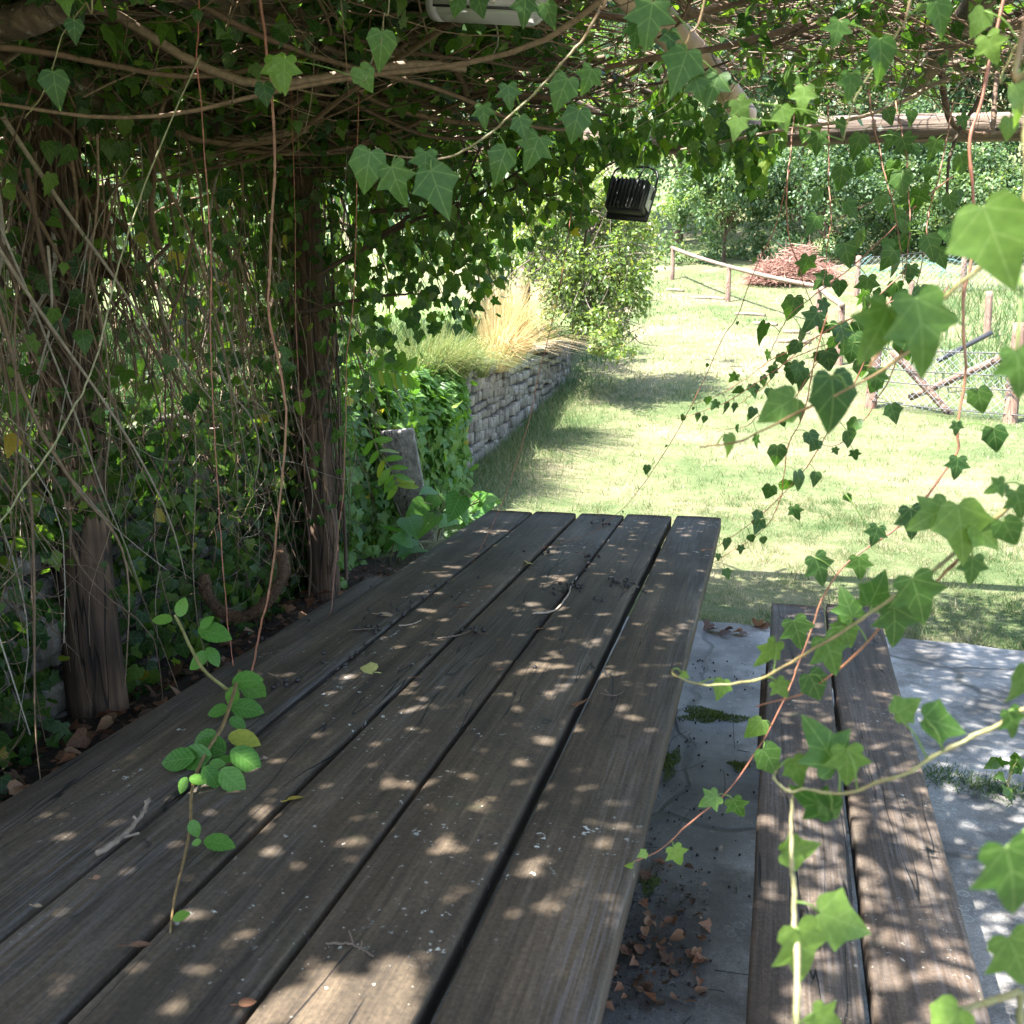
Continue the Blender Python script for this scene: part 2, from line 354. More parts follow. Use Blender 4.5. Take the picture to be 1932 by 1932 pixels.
M_TABLE = wood_mat('table planks', (.025, .0175, .0105), (.056, .041, .026), (.102, .076, .049))
M_BENCH = wood_mat('bench planks', (.034, .025, .018), (.072, .053, .039), (.126, .097, .073))

def stone_mat(name, c0, c1, c2, scale=4.0, lich=.5, joints=False, rough=.85):
    m, t, o = newmat(name); P = objc(t)
    a = noise(t, P, scale, 6, .6); b_ = noise(t, P, scale * 9, 4, .65)
    tint = nd(t, 'ShaderNodeAttribute', attribute_name='tint').outputs['Fac']
    c = ramp(t, a, [(.3, c0), (.5, c1), (.7, c2)])
    c = mixc(t, .8, c, ramp(t, b_, [(.3, (.7, .7, .7)), (.7, (1.25, 1.24, 1.22))]), 'MULTIPLY')
    c = mixc(t, .8, c, ramp(t, tint, [(0, (.6, .58, .55)), (1, (1.35, 1.32, 1.28))]), 'MULTIPLY')
    h = math_(t, 'ADD', a, math_(t, 'MULTIPLY', b_, .4)); rg = rough
    if lich:
        vo = nd(t, 'ShaderNodeTexVoronoi', inp={'Vector': P, 'Scale': 17.0, 'Randomness': 1.0}); vo2 = nd(t, 'ShaderNodeTexVoronoi', inp={'Vector': P, 'Scale': 43.0})
        ds = math_(t, 'ADD', vo.outputs['Distance'], math_(t, 'MULTIPLY', math_(t, 'SUBTRACT', b_, .5), .35))
        zone = step(t, noise(t, P, 1.6, 3), .44, .52)
        l = math_(t, 'MULTIPLY', step(t, ds, .30, .26), zone); ring = math_(t, 'MULTIPLY', step(t, ds, .20, .26), l)
        c = mixc(t, math_(t, 'MULTIPLY', l, .35), c, (.30, .30, .28)); c = mixc(t, math_(t, 'MULTIPLY', ring, lich), c, (.50, .50, .47))
        l2 = math_(t, 'MULTIPLY', step(t, math_(t, 'ADD', vo2.outputs['Distance'], math_(t, 'MULTIPLY', b_, .3)), .36, .30), zone)
        c = mixc(t, math_(t, 'MULTIPLY', l2, lich * .7), c, (.46, .46, .43))
    if joints:
        wv = nd(t, 'ShaderNodeVectorMath', operation='ADD', inp={0: P, 1: nd(t, 'ShaderNodeVectorMath', operation='SCALE', inp={0: nd(t, 'ShaderNodeTexNoise', inp={'Vector': P, 'Scale': 2.5}).outputs['Color'], 'Scale': .35}).outputs[0]}).outputs[0]
        ve = nd(t, 'ShaderNodeTexVoronoi', feature='DISTANCE_TO_EDGE', inp={'Vector': mapping(t, wv, (1, .8, .0)), 'Scale': .7})
        j = math_(t, 'MULTIPLY', step(t, ve.outputs['Distance'], .011, .003), .75)
        c = mixc(t, j, c, (.03, .028, .02)); h = math_(t, 'SUBTRACT', h, math_(t, 'MULTIPLY', j, 1.0))
        d = math_(t, 'MULTIPLY', step(t, noise(t, P, 3.0, 6, .7), .47, .62), .8); c = mixc(t, d, c, (.055, .048, .042))
        c = mixc(t, .85, c, ramp(t, noise(t, P, 160, 3, .7), [(.3, (.55, .55, .55)), (.7, (1.4, 1.39, 1.37))]), 'MULTIPLY'); h = math_(t, 'ADD', h, math_(t, 'MULTIPLY', noise(t, P, 60, 4, .7), .5))
        shade_damp = math_(t, 'MULTIPLY', step(t, math_(t, 'ADD', nd(t, 'ShaderNodeSeparateXYZ', inp={0: P}).outputs[0], math_(t, 'MULTIPLY', noise(t, P, 1.8, 4), .5)), .36, .18), .62)  # wet stone and deepened table shade painted as one dark tone
        c = mixc(t, shade_damp, c, (.06, .056, .056))
        rg = math_(t, 'ADD', .45, math_(t, 'MULTIPLY', b_, .35))
    p = nd(t, 'ShaderNodeBsdfPrincipled', inp={'Base Color': c, 'Roughness': rg, 'Normal': bump(t, h, .7, .012)})
    t.links.new(p.outputs[0], o.inputs[0]); return m
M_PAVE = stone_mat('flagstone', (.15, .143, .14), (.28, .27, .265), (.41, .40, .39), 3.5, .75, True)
M_STONE = stone_mat('wall stone', (.085, .076, .064), (.155, .14, .118), (.24, .22, .185), 9.0, .25)
M_MORTAR = stone_mat('wall mortar', (.05, .045, .038), (.09, .08, .068), (.13, .12, .10), 9.0, 0)

def ground_mat(name, stops, sc=.55):
    m, t, o = newmat(name); P = geopos(t)
    a = noise(t, P, sc, 5, .62); b_ = noise(t, P, 45, 4, .7); c2 = noise(t, P, 7, 4, .65)
    f = math_(t, 'ADD', math_(t, 'MULTIPLY', a, .55), math_(t, 'ADD', math_(t, 'MULTIPLY', b_, .25), math_(t, 'MULTIPLY', c2, .2)))
    c = ramp(t, f, stops)
    p = nd(t, 'ShaderNodeBsdfPrincipled', inp={'Base Color': c, 'Roughness': .9, 'Specular IOR Level': .2, 'Normal': bump(t, b_, .8, .03)})
    t.links.new(p.outputs[0], o.inputs[0]); return m
M_LAWN = ground_mat('lawn soil', [(.36, (.045, .075, .022)), (.46, (.085, .11, .042)), (.54, (.15, .145, .075)), (.64, (.22, .18, .115))])
M_TERR = ground_mat('terrace soil', [(.35, (.06, .11, .03)), (.5, (.12, .17, .055)), (.65, (.26, .24, .11))])
M_SOIL = ground_mat('dark soil', [(.35, (.022, .016, .012)), (.5, (.05, .036, .026)), (.65, (.09, .062, .044))], 3)
M_MOSS = ground_mat('moss', [(.35, (.03, .055, .008)), (.5, (.09, .12, .018)), (.65, (.20, .21, .035))], 8)

def plain(name, col, rough=.5, metal=0.0, b=0.0, spec=.5):
    m, t, o = newmat(name); P = objc(t); nz = noise(t, P, 30, 4)
    c = mixc(t, 1.0, col, ramp(t, nz, [(.3, (.8, .8, .8)), (.7, (1.15, 1.15, 1.15))]), 'MULTIPLY')
    i = {'Base Color': c, 'Roughness': rough, 'Metallic': metal, 'Specular IOR Level': spec}
    if b: i['Normal'] = bump(t, nz, b, .004)
    p = nd(t, 'ShaderNodeBsdfPrincipled', inp=i); t.links.new(p.outputs[0], o.inputs[0]); return m
M_BLACK = plain('black cast metal', (.012, .012, .013), .5)
M_LAMP = plain('grey lamp housing', (.42, .40, .40), .45)
M_LAMPD = plain('lamp seam', (.03, .03, .03), .5)
M_WIRE = plain('dark wire', (.05, .05, .05), .5, .5)
M_ZINC = plain('zinc mesh', (.42, .45, .46), .45, .7)
M_NET = plain('weathered mesh', (.22, .27, .25), .6, .3)
M_GREENW = plain('green coated mesh', (.05, .16, .15), .5)
M_BERRY = plain('black berry', (.014, .010, .010), .5)
def glassy(name, col, alpha):
    m, t, o = newmat(name); P = objc(t); nz = noise(t, P, 20, 3)
    g = nd(t, 'ShaderNodeBsdfPrincipled', inp={'Base Color': mixc(t, nz, col, tuple(min(1, q * 1.2) for q in col)), 'Roughness': .25})
    tr = nd(t, 'ShaderNodeBsdfTransparent'); tl = nd(t, 'ShaderNodeBsdfTranslucent', inp={'Color': (*col, 1)})
    a = nd(t, 'ShaderNodeMixShader', inp={0: .4, 1: g.outputs[0], 2: tl.outputs[0]})
    mx = nd(t, 'ShaderNodeMixShader', inp={0: alpha, 1: tr.outputs[0], 2: a.outputs[0]}); t.links.new(mx.outputs[0], o.inputs[0]); return m
M_DIFF = glassy('clear ribbed diffuser', (.62, .62, .6), .55)
M_GLASS = plain('grey glass', (.45, .47, .46), .12)

# ------------------------------------------------------------------ the ground
def grid(g, xs, ys, zf, tint=.5):
    X, Y = np.meshgrid(xs, ys); Z = zf(X, Y); n, m = X.shape
    i = np.arange(n - 1)[:, None] * m + np.arange(m - 1)[None]
    f = np.stack([i, i + 1, i + m + 1, i + m], -1).reshape(-1, 4)
    g.add(np.stack([X, Y, Z], -1).reshape(-1, 3), f, tint)
g = G(); xs = np.concatenate([np.linspace(-120, -12, 14), np.arange(-11, 16, .5), np.linspace(17, 120, 14)]); ys = np.concatenate([np.linspace(-60, -4, 8), np.arange(-3.5, 46, .5), np.linspace(48, 170, 16)])
grid(g, xs, ys, terr); tag(g.build('lawn', M_LAWN, smooth=True), kind='structure')
g = G()
X, Y = np.meshgrid(np.linspace(0, 1, 60) ** 2, np.concatenate([np.arange(-6, 40, .5), np.linspace(42, 60, 6)]))
XX = wall_x(Y) - .22 - X * 60; Z = terrace(XX, Y); n, m = X.shape
i = np.arange(n - 1)[:, None] * m + np.arange(m - 1)[None]
g.add(np.stack([XX, Y, Z], -1).reshape(-1, 3), np.stack([i, i + m, i + m + 1, i + 1], -1).reshape(-1, 4)); tag(g.build('terrace', M_TERR, smooth=True), kind='structure')
# flagstone paving with a slightly ragged outer edge
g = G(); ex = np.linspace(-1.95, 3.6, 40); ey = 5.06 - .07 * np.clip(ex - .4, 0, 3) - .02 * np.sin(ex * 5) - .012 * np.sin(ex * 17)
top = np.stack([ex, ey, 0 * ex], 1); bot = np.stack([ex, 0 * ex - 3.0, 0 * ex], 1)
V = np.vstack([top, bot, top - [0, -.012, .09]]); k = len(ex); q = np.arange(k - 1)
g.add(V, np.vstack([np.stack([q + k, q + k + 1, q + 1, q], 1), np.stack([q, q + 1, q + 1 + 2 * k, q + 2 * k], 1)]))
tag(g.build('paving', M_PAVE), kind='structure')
g = G(); grid(g, np.linspace(-2.9, -1.75, 14), np.linspace(-3, 7, 70), lambda x, y: .012 + .018 * np.sin(x * 9) * np.sin(y * 7) - .03 * np.clip((x + 1.95) / .2, 0, 1) - .05 * np.clip((y - 5.4) / 1.2, 0, 1))
tag(g.build('soil', M_SOIL, smooth=True), kind='structure')

# ------------------------------------------------------------------ dry stone wall
wt = thing('stone_wall', 'low grey rubble stone wall holding the raised bank, bare at its far half', 'wall', (wall_x(10.0), 10.0, 0))
g = G()
for y0 in np.arange(-1.0, 17.2, .5):
    zt = float(wall_top(y0)); ym = y0 + .25; zb = float(terr(-3, ym)) - .2
    box(g, (wall_x(ym) - .20, ym, (zt - .03 + zb) / 2), (.40, .5, zt - .03 - zb), rotz(math.atan(.053)))
g.build('mortar_core', M_MORTAR, wt)
g = G(); z = -.05; row = 0
while z < 1.36:
    h = random.uniform(.07, .15); y = -.8 + random.uniform(0, .2)
    while y < 16.6:
        L = random.uniform(.08, .28); zt = float(wall_top(y))
        zb = float(terr(-3.2, y)) - .1
        if z + h * .5 < zt and z + h > zb:
            hh = min(h, zt - z + .03) * random.uniform(.86, 1.0)
            rot = rotz(math.atan(.053) + random.uniform(-.07, .07)) @ roty(random.uniform(-.05, .05)) @ rotx(random.uniform(-.09, .09))
            box(g, (wall_x(y) + random.uniform(-.03, .02), y + L / 2, z + h / 2 + random.uniform(-.02, .02) + .035 * math.sin(y * 1.7 + row)), (.16, L * .96, hh), rot, .010, random.random())
        y += L
    z += h; row += 1.3
for y in np.arange(8.2, 16.6, .45):   # cap stones
    L = random.uniform(.34, .5); box(g, (wall_x(y) - .1, y, float(wall_top(y)) + .015), (.42, L, .07), rotz(random.uniform(-.1, .1)), .02, random.random())
g.build('stones', M_STONE, wt)
bt = thing('weathered_board', 'grey weathered board leaning on the ivy covered wall behind the broad leaves', 'board', gz(785, 1010))
g = G(); a, b = gz(790, 1018), dp(748, 812, 6.35)
d = nrmz(b - a); s = nrmz(np.cross(d, FW)); n_ = np.cross(s, d); Rm = np.stack([s, n_, d], 1)
box(g, (a + b) / 2, (.23, .045, np.linalg.norm(b - a)), Rm, .012); g.build('board', M_BOARD, bt)

# ------------------------------------------------------------------ picnic table and benches
def plank(g, x0, x1, y0, y1, z0, z1, seed, sk0=0.0, sk1=0.0, warp=.004):
    r = np.random.default_rng(seed); n = 50; t = np.linspace(0, 1, n); y = y0 + (y1 - y0) * t
    e0 = np.cumsum(r.standard_normal(n)) * .0006; e1 = np.cumsum(r.standard_normal(n)) * .0006
    e0 -= np.linspace(0, e0[-1], n); e1 -= np.linspace(0, e1[-1], n)
    cup = warp * np.sin(t * PI * r.uniform(.6, 1.6) + r.uniform(0, 6)); b = .007
    rings = []
    for k in range(n):
        xl, xr = x0 + e0[k] + sk0 * t[k], x1 + e1[k] + sk1 * t[k]; zt = z1 + cup[k]; xm = (xl + xr) / 2
        rings.append([[xl, y[k], z0], [xr, y[k], z0], [xr, y[k], zt - b], [xr - b * .4, y[k], zt - b * .25], [xr - b * 1.5, y[k], zt],
                      [xm, y[k], zt + .0015], [xl + b * 1.5, y[k], zt], [xl + b * .4, y[k], zt - b * .25], [xl, y[k], zt - b]])
    V = np.array(rings).reshape(-1, 3); m = 9
    i = np.arange(n - 1)[:, None] * m; j = np.arange(m)[None]; j2 = (j + 1) % m
    g.add(V, np.stack([i + j, i + j2, i + m + j2, i + m + j], -1).reshape(-1, 4))
    n0 = g.n - n * m
    for idx in (np.arange(m), np.arange(m)[::-1] + (n - 1) * m): g.f.append((idx + n0)[None]); g.t.append(np.array([.5]))
tb = thing('picnic_table', 'long dark weathered plank table strewn with berries under the ivy pergola', 'table', (-.69, 2.3, 0))
ED = [-1.215, -1.006, -.804, -.592, -.375, -.168]; FAR = [4.135, 4.15, 4.19, 4.20, 4.215]
for i in range(5):
    g = G(); gl = [.0, .006, .007, .006, .010][i]; gr = [.006, .007, .006, .010, .0][i]
    plank(g, ED[i] + gl, ED[i + 1] - gr, .42 + .01 * i, FAR[i], .70, .75, 30 + i); g.build('plank', M_TABLE, tb)
for y in (.95, 3.75):
    g = G(); box(g, (-.69, y, .655), (.92, .09, .09), None, .006); g.build('cross_beam', M_TABLE, tb)
    for x in (-1.03, -.35):
        g = G(); box(g, (x, y, .31), (.11, .09, .63), None, .006); g.build('leg', M_TABLE, tb)
g = G(); box(g, (-.69, 2.35, .30), (.07, 2.7, .09), None, .006); g.build('stretcher', M_TABLE, tb)
def bench(label, xs, y0, y1, sk, seed):
    b = thing('bench', label, 'bench', ((xs[0] + xs[-1]) / 2, 2.3, 0), group='plank benches beside the table')
    for i in range(0, len(xs), 2):
        g = G(); plank(g, xs[i], xs[i + 1], y0, y1 + .02 * i, .40, .45, seed + i, sk[i], sk[i + 1], .005); g.build('plank', M_BENCH, b)
    for y in (y0 + .5, y1 - .55):
        g = G(); box(g, ((xs[0] + xs[-1]) / 2 + .02, y, .36), (xs[-1] - xs[0] - .05, .09, .075), None, .006); g.build('cross_beam', M_BENCH, b)
        for x in (xs[0] + .07, xs[-1] - .05):
            g = G(); box(g, (x, y, .16), (.08, .085, .325), None, .006); g.build('leg', M_BENCH, b)
    return b
bench('two plank bench standing on the sunny paving, cut by a dark middle gap', [.002, .190, .206, .385], .5, 3.97, [.062, .082, .078, .10], 50)
bench('dark low bench half hidden behind the leaf litter side of the table', [-1.765, -1.575, -1.56, -1.37], .4, 3.95, [.025, .02, .02, .02], 60)

# ------------------------------------------------------------------ pergola
P1 = np.array([-2.636, 3.158, 0]); P2 = np.array([-2.45, 4.905, 0])
pg = thing('pergola', 'rustic timber pergola of round posts and poles buried under ivy', 'pergola', (-.5, 3.0, 0))
def pole(name, pts, r0, r1, mat, parent, k=16, n=30, amp=.06, axisrot=False):
    g = G(); p = resample(pts, n); ph = RNG.uniform(0, 6, 8); a = np.arange(k) * 2 * PI / k
    r = np.linspace(r0, r1, n)
    tt = nrmz(np.gradient(p, axis=0)); ref = np.array([.31, .87, .38]) if abs(tt[:, 1]).mean() < .8 else np.array([.9, .1, .42])
    s1 = nrmz(np.cross(tt, ref)); s2 = np.cross(tt, s1); z = np.linspace(0, 1, n)
    w_ = 1 + amp * (np.sin(3 * a[None] + ph[0] + 3 * z[:, None]) + .6 * np.sin(7 * a[None] + ph[1] - 5 * z[:, None]) + .5 * np.sin(11 * z[:, None] + ph[2] + a[None]))
    v = p[:, None] + (r[:, None] * w_)[..., None] * (np.cos(a)[None, :, None] * s1[:, None] + np.sin(a)[None, :, None] * s2[:, None])
    i = np.arange(n - 1)[:, None] * k; j = np.arange(k)[None]; j2 = (j + 1) % k
    g.add(v.reshape(-1, 3), np.stack([i + j, i + j2, i + k + j2, i + k + j], -1).reshape(-1, 4))
    for idx in (np.arange(k)[::-1], np.arange(k) + (n - 1) * k): g.f.append(idx[None]); g.t.append(np.array([.5]))
    return g.build(name, mat, parent, smooth=True)
pole('post', [P1 - [0, 0, .1], P1 + [-.01, .0, 1.2], P1 + [-.03, .0, 2.5]], .115, .095, M_POST, pg)
pole('post', [P2 - [0, 0, .1], P2 + [-.02, .02, 1.2], P2 + [-.05, .0, 2.5]], .092, .085, M_POST, pg)
pole('post', [(2.75, 4.75, -.1), (2.75, 4.75, 2.5)], .1, .09, M_POST, pg)
pole('post', [(-2.75, .4, -.1), (-2.78, .4, 2.5)], .1, .09, M_POST, pg)
pole('post', [(2.6, .2, -.1), (2.6, .2, 2.5)], .1, .09, M_POST, pg)
BL, BM, BR = dp(560, 285, 5.6), dp(1250, 266, 5.15), dp(1932, 238, 4.75)
d = BR - BM
pole('front_beam', [BM + (BM - BR) * 1.05 + [0, 0, .0], BM, BM + d * .5 + [0, 0, .015], BR, BR + d * .25], .075, .068, M_BEAM, pg, n=44, amp=.035)
pole('side_beam', [(-2.72, -.4, 2.50), (-2.68, 3.1, 2.52), (-2.5, 5.3, 2.55)], .085, .075, M_TRUNK, pg, n=40)
pole('side_beam', [(2.65, -.6, 2.5), (2.78, 5.1, 2.58)], .085, .075, M_TRUNK, pg, n=40)
pole('rear_beam', [(-2.9, -.3, 2.5), (2.9, -.3, 2.5)], .085, .075, M_BEAM, pg, n=30)
a, b = dp(1235, 30, 3.5), dp(1402, 212, 5.05)
pole('rafter', [b + (a - b) * 1.9, a, (a + b) / 2 + [0, 0, .02], b + (b - a) * .04], .066, .062, M_PEELED, pg, n=30, amp=.02)
a, b = dp(395, -5, 2.75), dp(690, 128, 4.6)
pole('rafter', [b + (a - b) * 1.6 + [0, 0, .05], a, (a + b) / 2 + [.02, 0, .02], b, b + (b - a) * .3], .062, .05, M_TRUNK, pg, n=40, amp=.06)
a, b = dp(-60, 62, 2.6), dp(160, -10, 2.45)
pole('rafter', [a, (a + b) / 2 + [0, 0, -.01], b, b + (b - a) * 2], .045, .04, M_TRUNK, pg, n=24, amp=.05)
for x in (.55, 1.6):
    pole('rafter', [(x, -.8, 2.62), (x + .1, 2, 2.66), (x + .05, 5.2, 2.70)], .05, .045, M_TRUNK, pg, n=24, amp=.05)

# ------------------------------------------------------------------ ivy over the pergola
def sinuous(p0, dirn, L, n, amp, droop=0.0):
    t = np.linspace(0, 1, n); d = nrmz(np.asarray(dirn, float)); m_ = max(4, n // 2); w_ = np.cumsum(rnd(m_, 1.0), 0); w_[1:-1] = .25 * w_[:-2] + .5 * w_[1:-1] + .25 * w_[2:]; w_ = resample(w_ - w_[0], n)
    w_ = w_ / (np.abs(w_).max() + 1e-6) * amp * L
    return np.asarray(p0, float) + d * (t * L)[:, None] + w_ - np.array([0, 0, 1.0]) * (droop * 4 * t * (1 - t))[:, None]
def stem(g, p, r0, r1, k=4, tint=None):
    tube(g, p, np.linspace(r0, r1, len(p)), k, random.uniform(.1, .9) if tint is None else tint, cap=False)
def frameclear(p):   # keep loose stems away from the photographer's head
    return np.linalg.norm(p - CAM, axis=1).min() > 1.0
def roofz(x, y): return 2.62 + .24 * np.clip((x + 1.5) / .9, 0, 1) + .04 * np.sin(x * 2.1 + y) + .04 * np.sin(y * 1.7 - x)
iv = thing('ivy_canopy', 'thick roof of tangled brown ivy stems and green leaves lying over the pergola', 'ivy', (-.5, 2.5, 2.4))
g = G()
for i in range(1250):
    left = i < 700
    x = random.uniform(-3.3, -.3) if left else random.uniform(-.6, 2.6); y = random.uniform(1.6, 5.15) if i % 5 else random.uniform(-1, 2)
    z = float(roofz(x, y)) + random.uniform(-.14, .14); an = random.gauss(0, .75) + (PI if random.random() < .5 else 0) + (.9 if random.random() < .25 else 0)
    L = random.uniform(.6, 2.2)
    r = random.choice([.003, .004, .005, .007, .010, .016]) * random.uniform(.8, 1.3)
    p = sinuous((x - math.cos(an) * L / 2, y - math.sin(an) * L / 2, z), (math.cos(an), math.sin(an), random.gauss(0, .05)), L, 18, .13, random.uniform(-.03, .06))
    q = p - CAM; dd_ = np.maximum(q @ FW, .05); px = CX + FPX * (q @ RT) / dd_; py = CX - FPX * (q @ UP) / dd_
    if ((px > 800) & (px < 1060) & (py > -40) & (py < 60) & (dd_ < 2.9)).any() or (((px > 1220) & (px < 1420) & (abs(py - 30 - (px - 1235) * 1.09) < 60)).any() and random.random() < .85): continue
    if frameclear(p): stem(g, p, r, r * .6, 5 if r > .006 else 4)
for i in range(1500):  # fine twigs
    x = random.uniform(-3.2, 2.4); y = random.uniform(1.8, 5.4); z = float(roofz(x, y)) + random.uniform(-.2, .12)
    p = sinuous((x, y, z), rnd(1)[0] * [1, 1, .6], random.uniform(.12, .5), 8, .25, random.uniform(0, .05)); stem(g, p, .0022, .0012, 3, random.uniform(.3, 1))
for i in range(1300):
    x = random.uniform(-1.1, 2.4); y = random.uniform(1.8, 4.95); z = float(roofz(x, y)) + random.uniform(-.2, .1); an = random.gauss(0, .9)
    p = sinuous((x, y, z), (math.cos(an), math.sin(an), random.gauss(-.05, .2)), random.uniform(.25, .9), 12, .18, random.uniform(0, .06)); q = p - CAM; dd_ = np.maximum(q @ FW, .05); px = CX + FPX * (q @ RT) / dd_; py = CX - FPX * (q @ UP) / dd_
    if (((px > 1220) & (px < 1420) & (abs(py - 30 - (px - 1235) * 1.09) < 45)).any() and random.random() < .8) or ((px > 800) & (px < 1060) & (py > -40) & (py < 60) & (dd_ < 2.9)).any(): continue
    stem(g, p, random.choice([.002, .003, .004]), .0014, 4, random.uniform(.2, 1))
g.build('stems', M_STEM, iv)
def rooflv(n, x0, x1, y0, y1, z0, z1, s0, s1):
    x = RNG.uniform(x0, x1, n); y = RNG.uniform(y0, y1, n); z = roofz(x, y) + RNG.uniform(z0, z1, n)
    pos = np.stack([x, y, z], 1); nr = nrmz(rnd(n, .45) + [0, 0, 1]); tip = rnd(n) + [0, 0, -.35]
    return pos, tip, nr, RNG.uniform(s0, s1, n), np.clip(RNG.beta(2.2, 2.2, n), 0, .92)
g = G()
def culled(a):
    pos = a[0]; q = pos - CAM; dd_ = np.maximum(q @ FW, .05); px = CX + FPX * (q @ RT) / dd_; py = CX - FPX * (q @ UP) / dd_
    k = np.ones(len(pos), bool)
    u = np.clip(((px - 1235) * 167 + (py - 30) * 182) / (167 ** 2 + 182 ** 2), -.3, 1); k &= ~((np.hypot(px - 1235 - u * 167, py - 30 - u * 182) < 62) & (dd_ < 5.0) & (pos[:, 2] < 2.78) & (RNG.uniform(0, 1, len(px)) < .93))
    k &= ~((px > 780) & (px < 1080) & (py > -60) & (py < 75) & (dd_ < 2.9) & (dd_ > .1))
    k &= ~((px > 1230) & (py > 215) & (py < 300) & (dd_ < 5.2) & (dd_ > .1) & (RNG.uniform(0, 1, len(px)) < .75))
    for (ax, ay, r_) in HOLES:      # the few larger gaps that let patches of sun on to the table
        h_ = gz(ax, ay, .75); t_ = (pos[:, 2] - .75) / SUN.z; k &= ~(np.hypot(pos[:, 0] + nrmz(a[1])[:, 0] * a[3] * .4 - SUN.x / SUN.z * (pos[:, 2] - .75) - h_[0], pos[:, 1] + nrmz(a[1])[:, 1] * a[3] * .4 - SUN.y / SUN.z * (pos[:, 2] - .75) - h_[1]) < r_ + .375 * a[3])
    return tuple(b[k] for b in a)
HOLES = [(632, 1882, .032), (742, 1842, .030), (690, 1935, .032), (575, 1918, .02), (775, 1905, .02), (690, 1850, .012), (650, 1925, .012), (855, 1605, .018), (1110, 1212, .03), (985, 1445, .012), (915, 1520, .012), (740, 1480, .016), (1060, 1095, .02), (830, 1118, .02), (480, 1925, .02), (330, 1900, .01)]
hp = [tuple(gz(a, b, .75)[:2]) for a, b, c in HOLES]
for _ in range(4000):               # single small pinholes, kept apart from one another
    if len(HOLES) > 380: break
    k_ = random.random()
    cx_, cy_ = (random.uniform(760, 1330), random.triangular(980, 1560, 990)) if k_ < .80 else ((random.uniform(480, 1250), random.uniform(1200, 1850)) if k_ < .93 else (random.uniform(60, 700), random.uniform(1250, 1900)))
    q_ = gz(cx_, cy_, .75)
    if q_[0] < -1.23 or q_[0] > -.1 or min(math.hypot(q_[0] - a, q_[1] - b) for a, b in hp) < random.choice([.055, .075, .10]): continue
    hp.append((q_[0], q_[1])); HOLES.append((cx_, cy_, random.choice([.0, .0, .003, .006, .010]) * (.5 if cy_ > 1350 else 1.25)))
mixed(g, *culled(rooflv(51000, -3.15, -.98, -2.2, 4.5, .02, .30, .05, .085)))
mixed(g, *culled(rooflv(3200, -3.15, -1.9, 4.5, 5.2, .02, .30, .05, .085)))
mixed(g, *culled(rooflv(500, -1.9, -.9, 4.5, 5.2, .02, .30, .05, .085)))
mixed(g, *culled(rooflv(1450, -1.02, 2.7, -1.8, 4.65, .02, .28, .05, .085)))
mixed(g, *culled(rooflv(1500, -3.2, -.3, 1.9, 5.4, -.2, .02, .045, .08)))
mixed(g, *culled(rooflv(1150, -1.02, -.5, -1.8, 4.6, .02, .28, .05, .085)))
mixed(g, *culled(rooflv(1300, -.5, 2.6, 1.9, 5.2, -.16, .05, .045, .085)))
mixed(g, *culled(rooflv(900, -.8, 2.6, 2.4, 5.2, -.24, .0, .03, .055)))
mixed(g, *culled(rooflv(2300, -3.0, 2.6, 2.0, 5.2, -.30, -.06, .03, .06)))
# drooping fringe below the front beam: deep at the left, shallow at the right
n = 3700; u = RNG.uniform(0, 1, n) ** 1.2; x = -2.75 + 2.9 * u; lo = np.interp(x, [-2.8, -2.1, -1.75, -1.45, -1.2, -.9, -.3, .2], [1.05, 1.35, 1.55, 1.75, 2.0, 2.2, 2.36, 2.42])
cl = .10 * np.sin(x * 9) + .07 * np.sin(x * 23 + 1); z = lo + cl + (2.62 - lo) * RNG.uniform(0, 1, n) ** .75
y = RNG.normal(4.95, .22, n); keep = RNG.uniform(0, 1, n) < np.interp(x, [-2.8, -1.4, -.8, .2], [1, .85, .6, .5])
pos = np.stack([x, y, z], 1)[keep]; q = pos - CAM; dd_ = q @ FW; px = CX + FPX * (q @ RT) / dd_; py = CX - FPX * (q @ UP) / dd_
pos = pos[~((px > 572) & (px < 668) & (py > 330) & (RNG.uniform(0, 1, len(px)) < .7))]; q = pos - CAM; dd_ = q @ FW; px = CX + FPX * (q @ RT) / dd_; py = CX - FPX * (q @ UP) / dd_
pos = pos[~((px > 1110) & (px < 1290) & (py > 300) & (py < 470) & (RNG.uniform(0, 1, len(px)) < .93))]; n = len(pos)
mixed(g, pos, rnd(n, .5) + [0, 0, -1], rnd(n, .6) + [.1, -.7, .35], RNG.uniform(.035, .08, n), np.clip(.15 + .8 * RNG.beta(2, 1.7, n), 0, .95), IVY + [HEART])
g.build('foliage', M_IVY, iv)
g = G()
for i in range(60):   # branchlets carrying the fringe
    x = random.uniform(-2.6, -.7); z0 = 2.5; zl = float(np.interp(x, [-2.8, -1.75, -1.2, -.7], [1.3, 1.6, 2.0, 2.25]))
    p = sinuous((x, random.gauss(4.95, .18), z0), (random.gauss(.25, .4), random.gauss(0, .2), -1), (z0 - zl) * random.uniform(.7, 1.15), 12, .12); stem(g, p, random.choice([.003, .005, .009]), .0015, 4, random.uniform(0, .4))
for pts in ([(600, 520), (720, 445), (840, 400), (930, 362), (1010, 318), (1035, 290)], [(560, 590), (690, 560), (800, 540)], [(640, 490), (780, 400), (860, 385)], [(820, 190), (870, 260), (900, 330)],
            [(700, 400), (850, 390), (960, 355), (1090, 300), (1180, 285)], [(1100, 300), (1120, 380), (1105, 470)], [(1000, 380), (1100, 350), (1200, 300)]):
    p = resample([dp(a, b, 5.0) for a, b in pts], 20) + np.cumsum(rnd(20, .006), 0); stem(g, p, .013, .005, 6, .05)
g.build('branches', M_STEM, iv)

